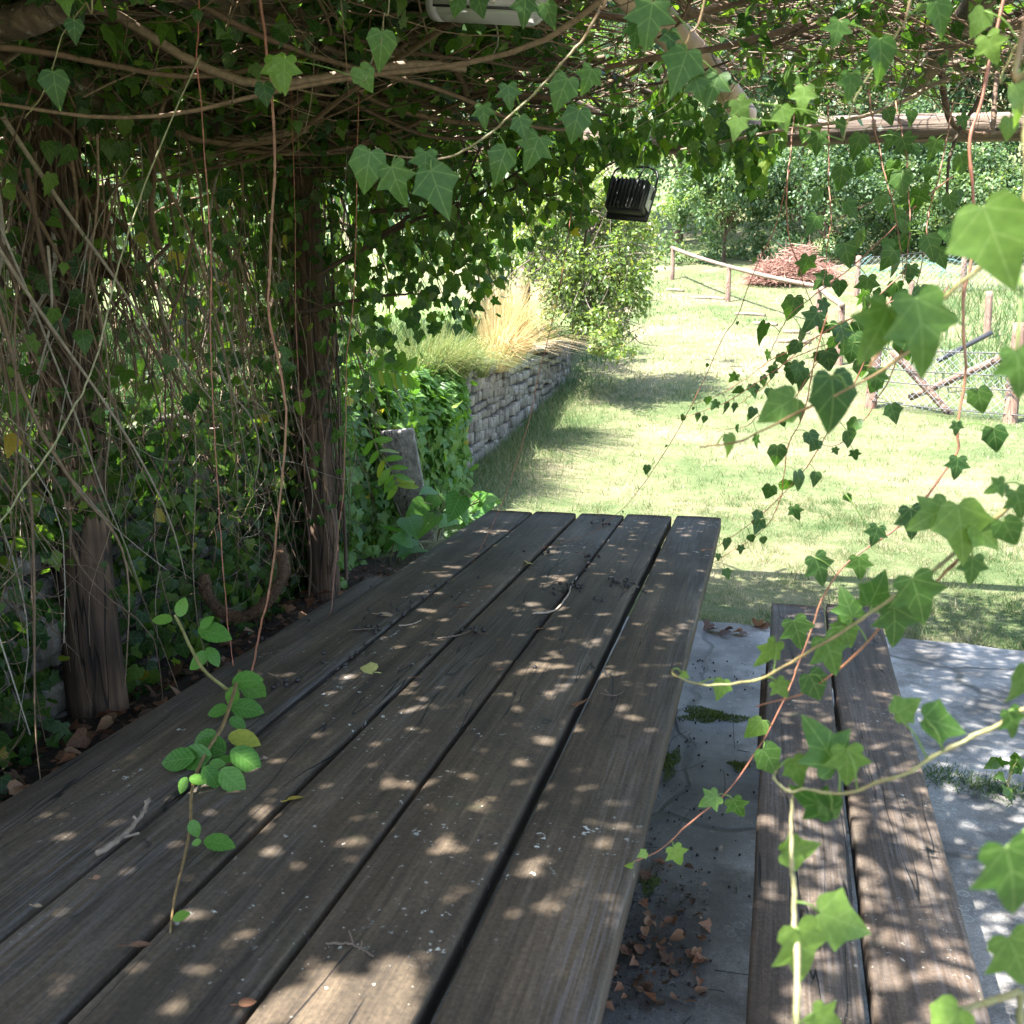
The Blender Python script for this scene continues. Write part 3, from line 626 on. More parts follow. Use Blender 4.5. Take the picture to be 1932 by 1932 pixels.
# ------------------------------------------------------------------ ivy curtain and wall ivy on the left
cu = thing('climbing_ivy', 'dense curtain of thin brown ivy stems hanging around the two left posts', 'ivy', (-2.5, 3.2, 0))
g = G()
for i in range(760):
    y = random.uniform(1.0, 6.0); x = float(wall_x(y)) + random.gauss(.2, .16) - (.3 if random.random() < .3 else 0)
    if random.random() < .45: y = random.choice([random.gauss(3.1, .4), random.gauss(2.2, .5), random.gauss(4.9, .25)])
    z0 = random.uniform(1.7, 2.55); L = random.uniform(.6, 2.0)
    L = min(L, z0 - .15)
    if abs(y - P2[1] + .1) < .34 and x > P2[0] - .12 and random.random() < .85: continue
    if abs(y - P1[1] - .1) < .45 and x > P1[0] - .1: L = min(L, z0 - random.uniform(.7, 1.1))
    p = sinuous((x, y, z0), (random.gauss(.05, .12), random.gauss(0, .22 if i % 2 else .6), -1), L, 16, random.choice([.06, .12, .2]), random.choice([0, 0, .1])); stem(g, p, random.choice([.002, .003, .004, .006, .010]) * random.uniform(.7, 1.1), .0015, 4, random.uniform(.25, 1))
for i in range(800):  # looping fine rootlets
    y = random.uniform(1.2, 5.3); x = float(wall_x(y)) + random.uniform(.08, .42); z = random.uniform(.2, 1.8)
    if abs(y - P1[1] + .15) < .4 and z < .95: continue
    p = sinuous((x, y, z), (random.gauss(0, .4), random.gauss(0, 1), random.gauss(-.3, .7)), random.uniform(.15, .6), 12, .3, random.uniform(0, .06)); stem(g, p, .002, .0011, 3, random.uniform(.5, 1))
for c, n_, h in ((P1, 60, 2.4), (P2, 44, 2.4)):   # stems plastered along each post
    for i in range(n_):
        a = random.uniform(0, 2 * PI); z0 = random.uniform(.0, 1.4) + (.9 if c is P1 else 0); t = np.linspace(0, 1, 16); tw = random.gauss(0, .9); L = min(random.uniform(.5, 1.5), h - z0); rr = .105 + random.uniform(0, .03)
        aa = a + tw * t + .25 * np.sin(t * random.uniform(4, 14)); p = np.stack([c[0] + rr * np.cos(aa) - .012, c[1] + rr * np.sin(aa), z0 + L * t], 1)
        stem(g, p, random.choice([.004, .007, .012]), .003, 5, random.uniform(0, .55))
g.build('stems', M_STEM, cu)
g = G()
n = 13000; y = RNG.uniform(.9, 6.4, n); z = RNG.uniform(.0, 2.6, n)
dens = np.where(z < 1.15, .75, np.interp(z, [1.15, 1.5, 2.0, 2.5], [.42, .34, .40, .5])); keep = RNG.uniform(0, 1, n) < dens; y, z = y[keep], z[keep]; n = len(y)
x = wall_x(y) + np.where(z < 1.15, RNG.uniform(.06, .34, n), RNG.normal(.1, .22, n))
pp_ = (np.abs(y - P2[1] + .05) < .22) & (x > P2[0] - .1) & (RNG.uniform(0, 1, n) < .75); x = np.where(pp_, x - .45, x)
nearp = (np.abs(y - P1[1] + .12) < .24) & (z < .8); x = np.where(nearp, x - .3, x)
pos = np.stack([x, y, z], 1)
mixed(g, pos, rnd(n, .45) + [0, 0, -1], rnd(n, .5) + [.9, -.45, .35], RNG.uniform(.035, .082, n), np.clip(RNG.beta(1.8, 1.9, n), 0, 1), IVY + [HEART])
n = 1100; y = RNG.uniform(.6, 5.2, n); x = wall_x(y) + RNG.uniform(-.45, .12, n); z = wall_top(y) + RNG.uniform(-.02, .12, n)
mixed(g, np.stack([x, y, z], 1), rnd(n) + [.5, 0, -.3], rnd(n, .4) + [.3, -.2, 1], RNG.uniform(.045, .08, n), RNG.beta(2, 2, n) * .9)
for c, n_ in ((P1, 260), (P2, 200)):
    a = RNG.uniform(0, 2 * PI, n_); z = RNG.uniform(.5, 2.4, n_); o_ = np.stack([np.cos(a), np.sin(a), 0 * a], 1)
    leaves(g, c + o_ * .15 + np.stack([0 * z, 0 * z, z], 1), rnd(n_, .4) + [0, 0, -1], o_ + [0, 0, .3] + rnd(n_, .3), RNG.uniform(.03, .06, n_), RNG.uniform(.1, .7, n_), IVY[0])
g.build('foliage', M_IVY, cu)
# hairy old ivy trunks: the loop between the posts and the knotted one on the near post
def hairy(name, label, pts, r, hairs, parent=None):
    t = thing(name, label, 'root', pts[0]) if parent is None else parent
    p = resample(pts, 60); g = G(); tube(g, p, r * (1 + .12 * np.sin(np.linspace(0, 23, 60))), 12, .4, wob=.09); g.build('root_stem', M_ROOT, t)
    g = G(); i = RNG.integers(0, 59, hairs); b_ = p[i] + (p[i + 1] - p[i]) * RNG.uniform(0, 1, (hairs, 1)); o_ = nrmz(rnd(hairs)); tg = nrmz(p[i + 1] - p[i]); o_ = nrmz(o_ - tg * (o_ * tg).sum(1, keepdims=True))
    a = b_ + o_ * r * .92; s_ = np.cross(tg, o_) * .0016; tip = a + o_ * RNG.uniform(.006, .018, (hairs, 1)) + rnd(hairs, .006)
    g.add(np.stack([a - s_, a + s_, tip], 1).reshape(-1, 3), np.arange(hairs * 3).reshape(-1, 3), RNG.uniform(.2, .8, hairs)); g.build('root_hairs', M_STEM, t)
    return t
hairy('ivy_root', 'thick hairy brown ivy root hanging in a U shaped loop between the posts', [dp(384, 1085, 4.35), dp(392, 1125, 4.33), dp(428, 1160, 4.3), dp(475, 1158, 4.3), dp(515, 1122, 4.35), dp(536, 1078, 4.45), dp(528, 1035, 4.6)], .026, 2600)
kn = hairy('ivy_root', 'knotted hairy ivy trunk gripping the upper part of the near post', [dp(150, 330, 3.85), dp(185, 400, 3.82), dp(190, 440, 3.8), dp(140, 475, 3.8), dp(180, 500, 3.8), dp(245, 520, 3.8)], .034, 2600)
p_ = [dp(300, 470, 3.9), dp(285, 400, 3.9), dp(290, 320, 3.95), dp(275, 235, 4.0)]
g = G(); stem(g, resample(p_, 20), .014, .011, 8, .6); g.build('branch', M_STEM, kn)

wi = thing('wall_ivy', 'blanket of glossy green ivy spilling over the near half of the stone wall', 'ivy', (-2.95, 6.8, 0))
g = G(); n = 12500; y = RNG.uniform(4.9, 9.0, n); u = RNG.uniform(0, 1, n)
dn = np.interp(y, [4.4, 8.3, 9.0], [1, 1, .1]) * np.where(u < .55, np.interp(y, [7.9, 8.4], [1, .5]), 1); keep = RNG.uniform(0, 1, n) < dn; y, u = y[keep], u[keep]; n = len(y)
zt = wall_top(y); f = u < .42; th_ = np.clip((u - .42) / .58, 0, 1) * 1.75; bulge = .30 + .07 * np.sin(y * 4.1) + .05 * np.sin(y * 9 + 1)
x = np.where(f, wall_x(y) + bulge, wall_x(y) - .05 + (bulge + .05) * np.cos(th_)); z = np.where(f, u / .42 * (zt - .3), zt - .3 + .46 * np.sin(th_)) + .03 * np.sin(y * 7)
pos = np.stack([x + RNG.normal(0, .035, n), y, z + RNG.normal(0, .03, n)], 1); nr = np.where(f[:, None], np.array([1.0, -.3, .45]), np.stack([np.cos(th_), -.15 + 0 * u, np.sin(th_) + .25], 1)) + rnd(n, .32)
mixed(g, pos, rnd(n, .45) + np.where(f[:, None], np.array([0, 0, -1.0]), np.array([.9, -.3, -.2])), nr, RNG.uniform(.05, .10, n), np.clip(.32 + .62 * RNG.beta(2.4, 2.0, n) + .04 * RNG.standard_normal(n), 0, .985))  # tints pushed up as well to brighten this shaded blanket
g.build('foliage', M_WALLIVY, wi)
g = G()
for i in range(160):
    y = random.uniform(4.6, 8.6); p = sinuous((float(wall_x(y)) + .16, y, random.uniform(.5, 1.1)), (random.gauss(.08, .1), random.gauss(0, .3), -1), random.uniform(.3, .9), 9, .12); stem(g, p, .0035, .0015, 4, random.uniform(.4, .9))
g.build('stems', M_STEM, wi)
# black wire grid in front of the low stones next to the near post
wg = thing('wire_grid', 'black wire grid standing against the low stones beside the near post', 'wire grid', gz(300, 1290))
g = G()
for i in range(9):
    y = 3.35 + i * .1; x = float(wall_x(y)) + .14; tube(g, [(x, y, .02), (x + .01, y, .8)], .0022, 4)
for i in range(6): z = .1 + .13 * i; tube(g, [(float(wall_x(3.3)) + .145, 3.3, z), (float(wall_x(4.2)) + .145, 4.2, z + .01)], .0022, 4)
g.build('wires', M_BLACK, wg)

# ------------------------------------------------------------------ lawn grass
def pnoise(x, y, s, seed):
    r = np.random.default_rng(seed); o = 0
    for k in range(7):
        a = r.uniform(0, 2 * PI); f = s * r.uniform(.6, 2.2); o = o + np.sin((x * np.cos(a) + y * np.sin(a)) * f + r.uniform(0, 6))
    return o / 7 * 1.6
def blades(g, x, y, z, h, wd, tint, lean=.5):
    n = len(x); a = RNG.uniform(0, 2 * PI, n); s = np.stack([np.cos(a), np.sin(a), 0 * a], 1) * (wd / 2)[:, None]
    b = np.stack([x, y, z], 1); ln = rnd(n, lean) * [1, 1, 0]; tip = b + (nrmz(ln + [0, 0, 1.0])) * h[:, None]
    g.add(np.stack([b - s, b + s, tip], 1).reshape(-1, 3), np.arange(3 * n).reshape(-1, 3), np.clip(tint, 0, 1))
g = G()
for (n, y0, y1, h0, h1, wd) in ((105000, 4.95, 9, .018, .05, .0045), (80000, 8, 16, .03, .06, .007), (50000, 15, 34, .05, .11, .018)):
    y = RNG.uniform(y0, y1, n); x = RNG.uniform(-2.75, 1, n) + (y * .45 + 1.2) * RNG.uniform(0, 1, n) * 1.0
    x = np.where(y > 9, RNG.uniform(-3.6, 6 + y * .25, n), x); y = np.where((y < 5.15) & (x < -1.7), y + .4, y)
    k = (x > wall_x(y) + .05) & ~((y < 5.08 - .07 * np.clip(x - .4, 0, 3)) & (x > -1.9)); x, y = x[k], y[k]; n = len(x)
    dry = .63 + .30 * pnoise(x, y, 1.1, 3) + .20 * pnoise(x, y, 4, 5) + .22 * pnoise(x, y, 16, 8) + .16 * pnoise(x, y, 40, 11) + .17 * RNG.standard_normal(n) - .38 * np.exp(-((x - wall_x(y)) / .9) ** 2) + .06 - .18 * np.exp(-((y - 5.2) / .5) ** 2)
    long_ = 1 + 1.3 * np.exp(-((x - wall_x(y) - .4) / .7) ** 2) * RNG.uniform(.3, 1.6, n) + 1.0 * np.exp(-((y - 5.1) / .12) ** 2)
    blades(g, x, y, terr(x, y) - .004, RNG.uniform(h0, h1, n) * np.clip(1 + 1.1 * pnoise(x, y, 14, 31), .35, 2.2) * long_ * np.where(dry > .6, .75, 1), np.full(n, wd) * RNG.uniform(.6, 1.3, n), dry, .7)
for k in range(230):
    y0 = random.uniform(5.2, 15); x0 = random.uniform(-2.4, 1.2 + y0 * .42); m_ = random.randint(14, 40); X = x0 + RNG.normal(0, .035 + .003 * y0, m_); Y = y0 + RNG.normal(0, .035 + .003 * y0, m_)
    if y0 < 5.3: continue
    blades(g, X, Y, terr(X, Y) - .004, RNG.uniform(.03, .11, m_), RNG.uniform(.004, .008, m_), RNG.normal(random.choice([.1, .2, .75]), .1, m_), .6)
tag(g.build('grass', M_GRASS), 'mown lawn of patchy green and straw coloured short grass', 'grass', kind='stuff')
# long weeds at the foot of the wall
g = G(); n = 3800; y = RNG.uniform(6.8, 15, n); x = wall_x(y) + .08 + np.abs(RNG.normal(0, .34, n))
blades(g, x, y, terr(x, y), RNG.uniform(.06, .28, n), np.full(n, .008), RNG.uniform(.2, .7, n), .7)
tag(g.build('tall_grass', M_GRASS), 'uncut green grass growing along the foot of the stone wall', 'tall grass', kind='stuff')
# terrace grass (behind the wall)
g = G(); n = 26000; y = RNG.uniform(1, 18, n); x = wall_x(y) - .1 - RNG.uniform(0, 1, n) ** 1.6 * 7; blades(g, x, y, terrace(x, y), RNG.uniform(.12, .5, n), RNG.uniform(.008, .016, n), .18 + .2 * pnoise(x, y, 1.2, 9) + .15 * RNG.standard_normal(n), .5)
tag(g.build('terrace_grass', M_GRASS), 'long green grass on the raised bank behind the wall', 'grass', kind='stuff')

def arc_blades(g, base, n, h0, h1, wd, spread, tint, hang=1.0, bias=(0, 0, 0)):
    a = RNG.uniform(0, 2 * PI, n); d = np.stack([np.cos(a), np.sin(a), 0 * a], 1) + np.array(bias); L = RNG.uniform(h0, h1, n); sp = RNG.uniform(.2, 1, n) * spread
    b = np.asarray(base) + (d * RNG.uniform(0, .12, n)[:, None]); s = np.stack([-d[:, 1], d[:, 0], 0 * a], 1) * (wd / 2); P = []
    for t in (0, .35, .7, 1.0):
        P.append(b + d * (sp * L * t ** 1.4)[:, None] + np.array([0, 0, 1.0]) * (L * (t - hang * sp * .75 * t ** 2.4))[:, None])
    V = []
    for k, q in enumerate(P):
        ww = (1, .9, .6, .12)[k]; V += [q - s * ww, q + s * ww]
    V = np.stack(V, 1); m = 8; f = np.array([[0, 1, 3, 2], [2, 3, 5, 4], [4, 5, 7, 6]])[None] + (np.arange(n) * m)[:, None, None]
    g.add(V.reshape(-1, 3), f.reshape(-1, 4), np.repeat(np.broadcast_to(tint(n), (n,)), 3))
def tuft(label, px, py, depth, n, h0, h1, spread, tint, cat='grass tuft', num=5, rad=.35, bias=(.35, -.2, 0), wd=.008):
    c = dp(px, py, depth); zt = float(terrace(c[0], c[1])); t = thing('grass_tuft', label, cat, (c[0], c[1], zt)); g = G()
    for k in range(num):
        q = c + rnd(1, rad)[0] * [1, 1, 0]; q[0] = min(q[0], float(wall_x(q[1])) + .02); q[2] = float(terrace(q[0], q[1])) - .03; arc_blades(g, q, n // num, h0, h1, wd, spread, tint, bias=bias)
    g.build('blades', M_STRAW, t); return t
tuft('tall straw coloured dry grass standing on the bank beside the fruit tree', 985, 590, 11.8, 900, .7, 1.35, .45, lambda n: np.clip(RNG.normal(.66, .15, n), .3, 1), num=8, rad=.5)
tuft('drooping pale dry grass hanging over the far end of the wall top', 1040, 655, 11.6, 700, .55, 1.0, 1.0, lambda n: np.clip(RNG.normal(.78, .13, n), .4, 1), num=7, rad=.4, bias=(.7, -.4, 0))
tuft('fine green arching grass clump above the ivy end of the wall', 905, 660, 9.6, 1500, .4, .8, 1.0, lambda n: np.clip(RNG.normal(.16, .12, n), 0, .5), num=9, rad=.5, bias=(.5, -.3, 0))
tuft('loose bright green grass clump on the bank behind the far post', 740, 640, 8.2, 1100, .4, .85, .8, lambda n: np.clip(RNG.normal(.10, .1, n), 0, .4), num=8, rad=.6)

# broad leaved plants at the wall foot
def broad(label, spots, tint, parent_px, size):
    b0 = gz(*parent_px); t = thing('broad_leaved_plant', label, 'plant', b0)
    for (x, y, d, s, an) in spots:
        c = dp(x, y, d); g = G(); v, tr, uv = HEART
        tip = nrmz(RT * math.sin(an) + np.array([0, 0, random.uniform(-.5, .5)]) + np.array([.2, -.5, 0])); leaves(g, [c], [tip], [np.array([.2, -.6, .8]) + rnd(1, .35)[0]], s, random.uniform(*tint), HEART); 
        root = b0 + rnd(1, .05)[0] * [1, 1, 0]; g2 = G(); tube(g2, resample([root, (root + c) / 2 + [0, 0, .08], c], 8), .005, 5, .75); 
        g.build('leaf', M_ELM, t, smooth=True); g2.build('stalk', M_SHOOT, t)
def bl(n, x0, x1, y0, y1, d0, d1): return [(random.uniform(x0, x1), random.uniform(y0, y1), random.uniform(d0, d1), random.uniform(.13, .23), random.uniform(-.9, .9)) for _ in range(n)]
broad('big bright green broad leaves fanning out at the wall foot beside the board', bl(17, 800, 920, 925, 1000, 6.2, 7.0), (.1, .7), (850, 1015), .3)
broad('low broad leaves in shade at the table corner below the board', bl(6, 735, 800, 975, 1045, 5.7, 6.0), (.1, .5), (765, 1060), .3)
# pinnate shoot above the board
ps = thing('pinnate_shoot', 'bright shoot of paired oval leaflets hanging over the grey board', 'shoot', dp(690, 790, 5.9))
g = G(); g2 = G()
for pts in ([(690, 800), (715, 850), (740, 890), (750, 915)], [(690, 690), (730, 700), (770, 705)]):
    p = resample([dp(a, b, 5.75) for a, b in pts], 16); tube(g2, p, .003, 4, .8); g2.build('stem', M_SHOOT, ps); g2 = G()
    for k in range(3, 16, 2):
        for sg in (-1, 1):
            tg = nrmz(p[k] - p[k - 1]); sd = nrmz(np.cross(tg, FW)) * sg; leaves(g, [p[k]], [sd + tg * .5 + rnd(1, .12)[0]], [-FW + rnd(1, .3)[0] + [0, 0, .5]], random.uniform(.10, .13), random.uniform(.75, .98), LEAFLET)
g.build('foliage', M_ELM, ps)

# ------------------------------------------------------------------ trees and bushes
def crown(g, c, rad, n, size, tmpl, clumps=70, t0=.5, tsd=.2, shell=.55):
    d = nrmz(rnd(clumps)); d[:, 2] = np.abs(d[:, 2]) * np.where(RNG.uniform(0, 1, clumps) < .75, 1, -1); rr = RNG.uniform(shell, 1, clumps)[:, None]
    cc = np.array(c) + d * rr * np.array(rad); cs = RNG.uniform(.14, .30, clumps) * float(np.mean(rad)); ct = RNG.normal(0, .16, clumps)
    k = RNG.integers(0, clumps, n); off = nrmz(rnd(n)) * (RNG.uniform(0, 1, n) ** .45)[:, None] * cs[k][:, None]
    pos = cc[k] + off; nr = nrmz(off) + [0, 0, .8] + rnd(n, .4); tip = rnd(n, .7) + [0, 0, -.5] + nrmz(off) * .6
    leaves(g, pos, tip, nr, RNG.uniform(.7, 1.3, n) * size, np.clip(t0 + ct[k] + RNG.normal(0, tsd, n), 0, 1), tmpl); return cc
def limb(g, a, b, r0, r1, n=12, amp=.08, k=7, tint=.4):
    a = np.asarray(a, float); b = np.asarray(b, float); L = np.linalg.norm(b - a); stem(g, sinuous(a, b - a, L, n, amp), r0, r1, k, tint)
def make_tree(name, label, cat, base, rad, h, n, size, t0, group=None, clumps=80):
    t = thing(name, label, cat, base, group=group); b = np.array(base); c = b + [0, 0, h]
    g = G(); cc = crown(g, c, rad, n, size, RHOMB, clumps, t0); g.build('crown', M_BUSH, t)
    g = G(); stem(g, sinuous(b - [0, 0, .3], (0, 0, 1), h + .3, 12, .04), .045 * h, .02 * h, 8, .3)
    for q in cc[::4]: limb(g, c - [0, 0, h * random.uniform(.1, .6)], q, .012 * h, .004 * h)
    g.build('trunk', M_STEM, t); return t
def copytree(o, loc, rz, s, label, group):
    c = o.copy(); COL.objects.link(c); c.location = loc; c.rotation_euler = (0, 0, rz); c.scale = s; c['label'] = label
    if group: c['group'] = group
    for ch in list(o.children):
        q = ch.copy(); COL.objects.link(q); q.parent = c
    return c
def tz(x, y): return (x, y, float(terr(x, y)) - .1)
GB = 'trees and bushes beyond the lawn'
T1 = make_tree('tree', 'tall rounded green tree straight above the brush heap', 'tree', tz(4.5, 43), (4.2, 3.4, 6.4), 6.2, 26000, .19, .45, GB, 150)
T2 = make_tree('tree', 'pale green broad tree behind the chain link fence', 'tree', tz(15, 41), (4.6, 3.6, 5.6), 5.4, 24000, .18, .6, GB, 150)
B1 = make_tree('bush', 'dark green dense bush just left of the brush heap', 'bush', tz(1.7, 36.5), (2.6, 2.0, 2.5), 1.9, 13000, .14, .35, GB, 90)
B2 = make_tree('bush', 'pale green loose bush right behind the brush heap', 'bush', tz(6.6, 36), (2.4, 1.9, 2.2), 1.7, 12000, .14, .6, GB, 80)
for (o, x, y, rz, s, lab) in ((T2, -4.0, 42, 1, (1.1, 1, 1.15), 'pale tree seen over the top of the fruit tree'), (T1, 10.2, 44.5, 2.2, (1, 1, 1.1), 'tall tree behind, just left of the chain link fence'),
                              (T1, -10.5, 45, 4, (1.2, 1.1, 1.2), 'far tree behind the bank, seen through the hanging ivy fringe'), (T2, 21, 45, 3, (1.1, 1.1, 1.3), 'tall tree at the right end of the far tree line'),
                              (T1, 1.0, 48, 5, (1.3, 1.1, 1.45), 'tallest tree rising behind the front bushes and the black floodlight'), (T2, 7.8, 49, .4, (1.3, 1.1, 1.6), 'high pale crown showing just below the front beam')):
    copytree(o, tz(x, y), rz, s, lab, GB)
for (o, x, y, rz, s, lab) in ((B2, -1.8, 37, 1, (1.1, 1.1, 1.2), 'pale bush behind the top of the handrail'), (B1, 4.3, 38.5, 2, (1, 1, 1.25), 'darker bush in the middle behind the brush heap'), (B1, 9.3, 36.5, 4, (1, 1, .9), 'low dark bush at the left end of the chain link fence'),
                              (B2, 12.2, 35.5, 2, (1.1, 1, 1.1), 'pale bush behind the tall reddish fence post'), (B1, 15.5, 34, 5, (1.1, 1, 1.1), 'dark bush at the right edge behind the chain link fence')):
    copytree(o, tz(x, y), rz, s, lab, GB)
GL = 'bushes on the raised bank'
def tzz(x, y): return (x, y, float(terrace(x, y)) - .1)
C1 = make_tree('bush', 'bright bush on the bank seen through the gap left of the far post', 'bush', tzz(-6.2, 9.5), (1.7, 1.5, 1.5), 1.1, 6000, .11, .65, GL, 50)
for (x, y, rz, s, lab) in ((-5.6, 4.6, 1, (1, 1, 1.2), 'bright bush on the bank behind the near post'), (-7.5, 6.5, 2, (1.2, 1.2, 1.5), 'tall bush on the bank between the two posts'), (-6.0, 2.2, 3, (1, 1, 1.2), 'bush on the bank at the left edge behind hanging stems'),
                           (-7.5, 13.5, 4, (1.6, 1.4, 1.7), 'large bush on the bank right of the far post'), (-5.2, 17.5, 5, (1.3, 1.2, 1.5), 'bush on the bank behind the straw coloured grass'), (-10.5, 10, .5, (1.8, 1.8, 2.4), 'high bush at the back of the bank'), (-9.5, 4.0, 2.5, (1.5, 1.6, 2.2), 'high bush at the far left of the bank')):
    copytree(C1, tzz(x, y), rz, s, lab, GL)

# fruit tree leaning over the wall end
pb = np.array([-4.0, 15.0, float(terrace(-4.0, 15.0))])
pt = thing('fruit_tree', 'old fruit tree with bare twigs and drooping crown leaning over the wall end', 'tree', pb)
g = G(); A = dp(1000, 505, 15.2); B = dp(1090, 490, 15); Cc = dp(1180, 545, 14.6); D = dp(1210, 560, 14.5)
tube(g, resample([pb - [0, 0, .3], pb + [.15, 0, .8], A, B], 24), np.linspace(.15, .08, 24), 10, .35, wob=.06)
tube(g, resample([B, dp(1140, 510, 14.8), Cc, D], 14), np.linspace(.06, .015, 14), 7, .6)
tube(g, resample([B, dp(1105, 570, 14.6), dp(1125, 620, 14.4), dp(1130, 650, 14.3)], 12), np.linspace(.045, .01, 12), 7, .7)
tube(g, resample([A, dp(1010, 430, 15.3), dp(1060, 360, 15.2)], 12), np.linspace(.08, .02, 12), 7, .5)
tube(g, resample([B, dp(1120, 430, 14.9), dp(1170, 400, 14.7), dp(1200, 380, 14.6)], 12), np.linspace(.05, .012, 12), 7, .6)
for i in range(240):
    q = dp(random.uniform(990, 1205), random.uniform(360, 640), random.uniform(14.0, 15.6)); p = sinuous(q, rnd(1)[0] + [.3, 0, -.2], random.uniform(.25, .9), 8, .15); stem(g, p, .009, .003, 4, random.uniform(.5, 1))
g.build('trunk', M_TREEBARK, pt)
g = G()
for (x, y, d, rx, ry, n) in ((1060, 380, 15.2, 85, 60, 2200), (1150, 420, 14.8, 70, 55, 1500), (1000, 430, 15.6, 55, 70, 1200), (1110, 520, 14.4, 95, 60, 2000), (1180, 560, 14.2, 45, 60, 1300), (1110, 600, 14.2, 80, 50, 1900), (1060, 560, 14.6, 60, 70, 1100), (1150, 640, 13.9, 48, 30, 800), (1175, 665, 13.7, 28, 16, 320), (1210, 520, 14.2, 22, 40, 300), (1120, 655, 14, 30, 30, 400), (1215, 440, 15.5, 60, 45, 1100), (1140, 370, 15.5, 70, 50, 1500), (1250, 400, 17, 50, 40, 700), (1010, 330, 16, 70, 50, 1200)):
    sc = d / FPX; crown(g, dp(x, y, d), (rx * sc, .8, ry * sc), int(n * .45), .068, RHOMB, 14, .5, .2, .1)
gt = G(); bd = [(955, 345), (1090, 310), (1235, 350), (1250, 470), (1225, 560), (1205, 640), (1160, 690), (1100, 655), (1030, 600), (960, 520)]
def inside(x, y):
    c = False
    for (x0, y0), (x1, y1) in zip(bd, bd[1:] + bd[:1]):
        if (y0 > y) != (y1 > y) and x < (x1 - x0) * (y - y0) / (y1 - y0) + x0: c = not c
    return c
hubs = [dp(1000, 440, 15.2), dp(1060, 420, 15.0), dp(1090, 490, 15.0), dp(1140, 510, 14.8), dp(1170, 540, 14.6), dp(1110, 590, 14.4), dp(1060, 360, 15.3), dp(1170, 400, 14.7)]
for i in range(300):
    while True:
        x, y = random.uniform(950, 1255), random.uniform(305, 695)
        if inside(x, y): break
    e = dp(x, y, random.uniform(13.6, 15.9)); h_ = min(random.sample(hubs, 4), key=lambda q: np.linalg.norm(q - e)); m_ = (h_ + e) / 2 + [0, 0, random.uniform(.05, .3)]; p = resample([h_, m_, e], 14)
    stem(gt, p, .012, .003, 4, random.uniform(.4, .9)); n_ = random.randint(26, 60); f = RNG.uniform(.35, 1.03, n_) * 12.5; k_ = np.clip(f.astype(int), 0, 12); q = p[k_] + (p[k_ + 1] - p[k_]) * (f - k_)[:, None] + rnd(n_, .07); ld = nrmz(e - m_)
    leaves(g, q, rnd(n_, .6) + ld * .5 + [0, 0, -.55], rnd(n_, .6) + [0, 0, 1], RNG.uniform(.05, .095, n_), np.clip(RNG.normal(random.uniform(.35, .7), .15, n_), 0, 1), RHOMB)
g.build('crown', M_PEAR, pt); gt.build('twigs', M_TREEBARK, pt)

# ------------------------------------------------------------------ handrail, log steps, brush heap, fences
hr = thing('handrail', 'rustic pole handrail running down the grassy slope beside the log steps', 'handrail', on_terr(1375, 566))
tops = [(1270, 468, 1268, 528), (1376, 503, 1373, 570), (1546, 541, 1543, 622), (1588, 575, 1583, 690)]
tp = []
for (x0, y0, x1, y1) in tops:
    b = on_terr(x1, y1); t_ = float((b - CAM) @ FW); top = dp(x0, y0, t_); tp.append(top); pole('post', [b - [0, 0, .2], top + [0, 0, .03]], .075, .065, M_FENCEPOST, hr, 10, 10, .05)
for a, b in zip(tp[:-1], tp[1:]): pole('rail', [a - (b - a) * .03, (a + b) / 2 - [0, 0, .03], b + (b - a) * .03], .06, .05, M_RAIL, hr, 10, 12, .04)
for i, (x0, x1, y, lab) in enumerate(((1258, 1290, 548, 'highest'), (1302, 1370, 563, 'second highest'), (1388, 1444, 594, 'third highest'), (1422, 1466, 612, 'fourth highest'), (1478, 1528, 628, 'second lowest'), (1462, 1530, 646, 'lowest'))):
    a, b = on_terr(x0, y), on_terr(x1, y + 3); g_ = thing('log_step', 'weathered log set across the slope, %s of the log steps' % lab, 'log step', a, group='log steps on the slope')
    pole('log', [a + [0, 0, .02], (a + b) / 2 + [0, 0, .04], b + [0, 0, .02]], .055, .05, M_STEPLOG, g_, 10, 10, .05)
bc = on_terr(1497, 535); bh = thing('brush_heap', 'heap of reddish dead brush and twigs at the far edge of the lawn', 'brush heap', bc)
g = G(); n = 2600
for i in range(n):
    u, v_ = random.uniform(-1, 1), random.uniform(-1, 1); hh = max(0, 1 - u * u - v_ * v_ * .8) ** .7
    if hh <= 0: continue
    q = bc + [u * 1.3 + .25 * (hh - .5) * math.sin(u * 5), v_ * 1.1, hh * random.uniform(.1, 1.0) * (1.0 + .25 * math.sin(u * 7 + 1))]; d_ = nrmz(rnd(1, 1)[0] * [1, 1, .35] + np.array([u, v_, -.15]) * .9)
    p = sinuous(q - d_ * .3, d_, random.uniform(.4, .9), 5, .12); stem(g, p, .013, .005, 3, random.uniform(0, 1))
g.build('twigs', M_BRUSH, bh)
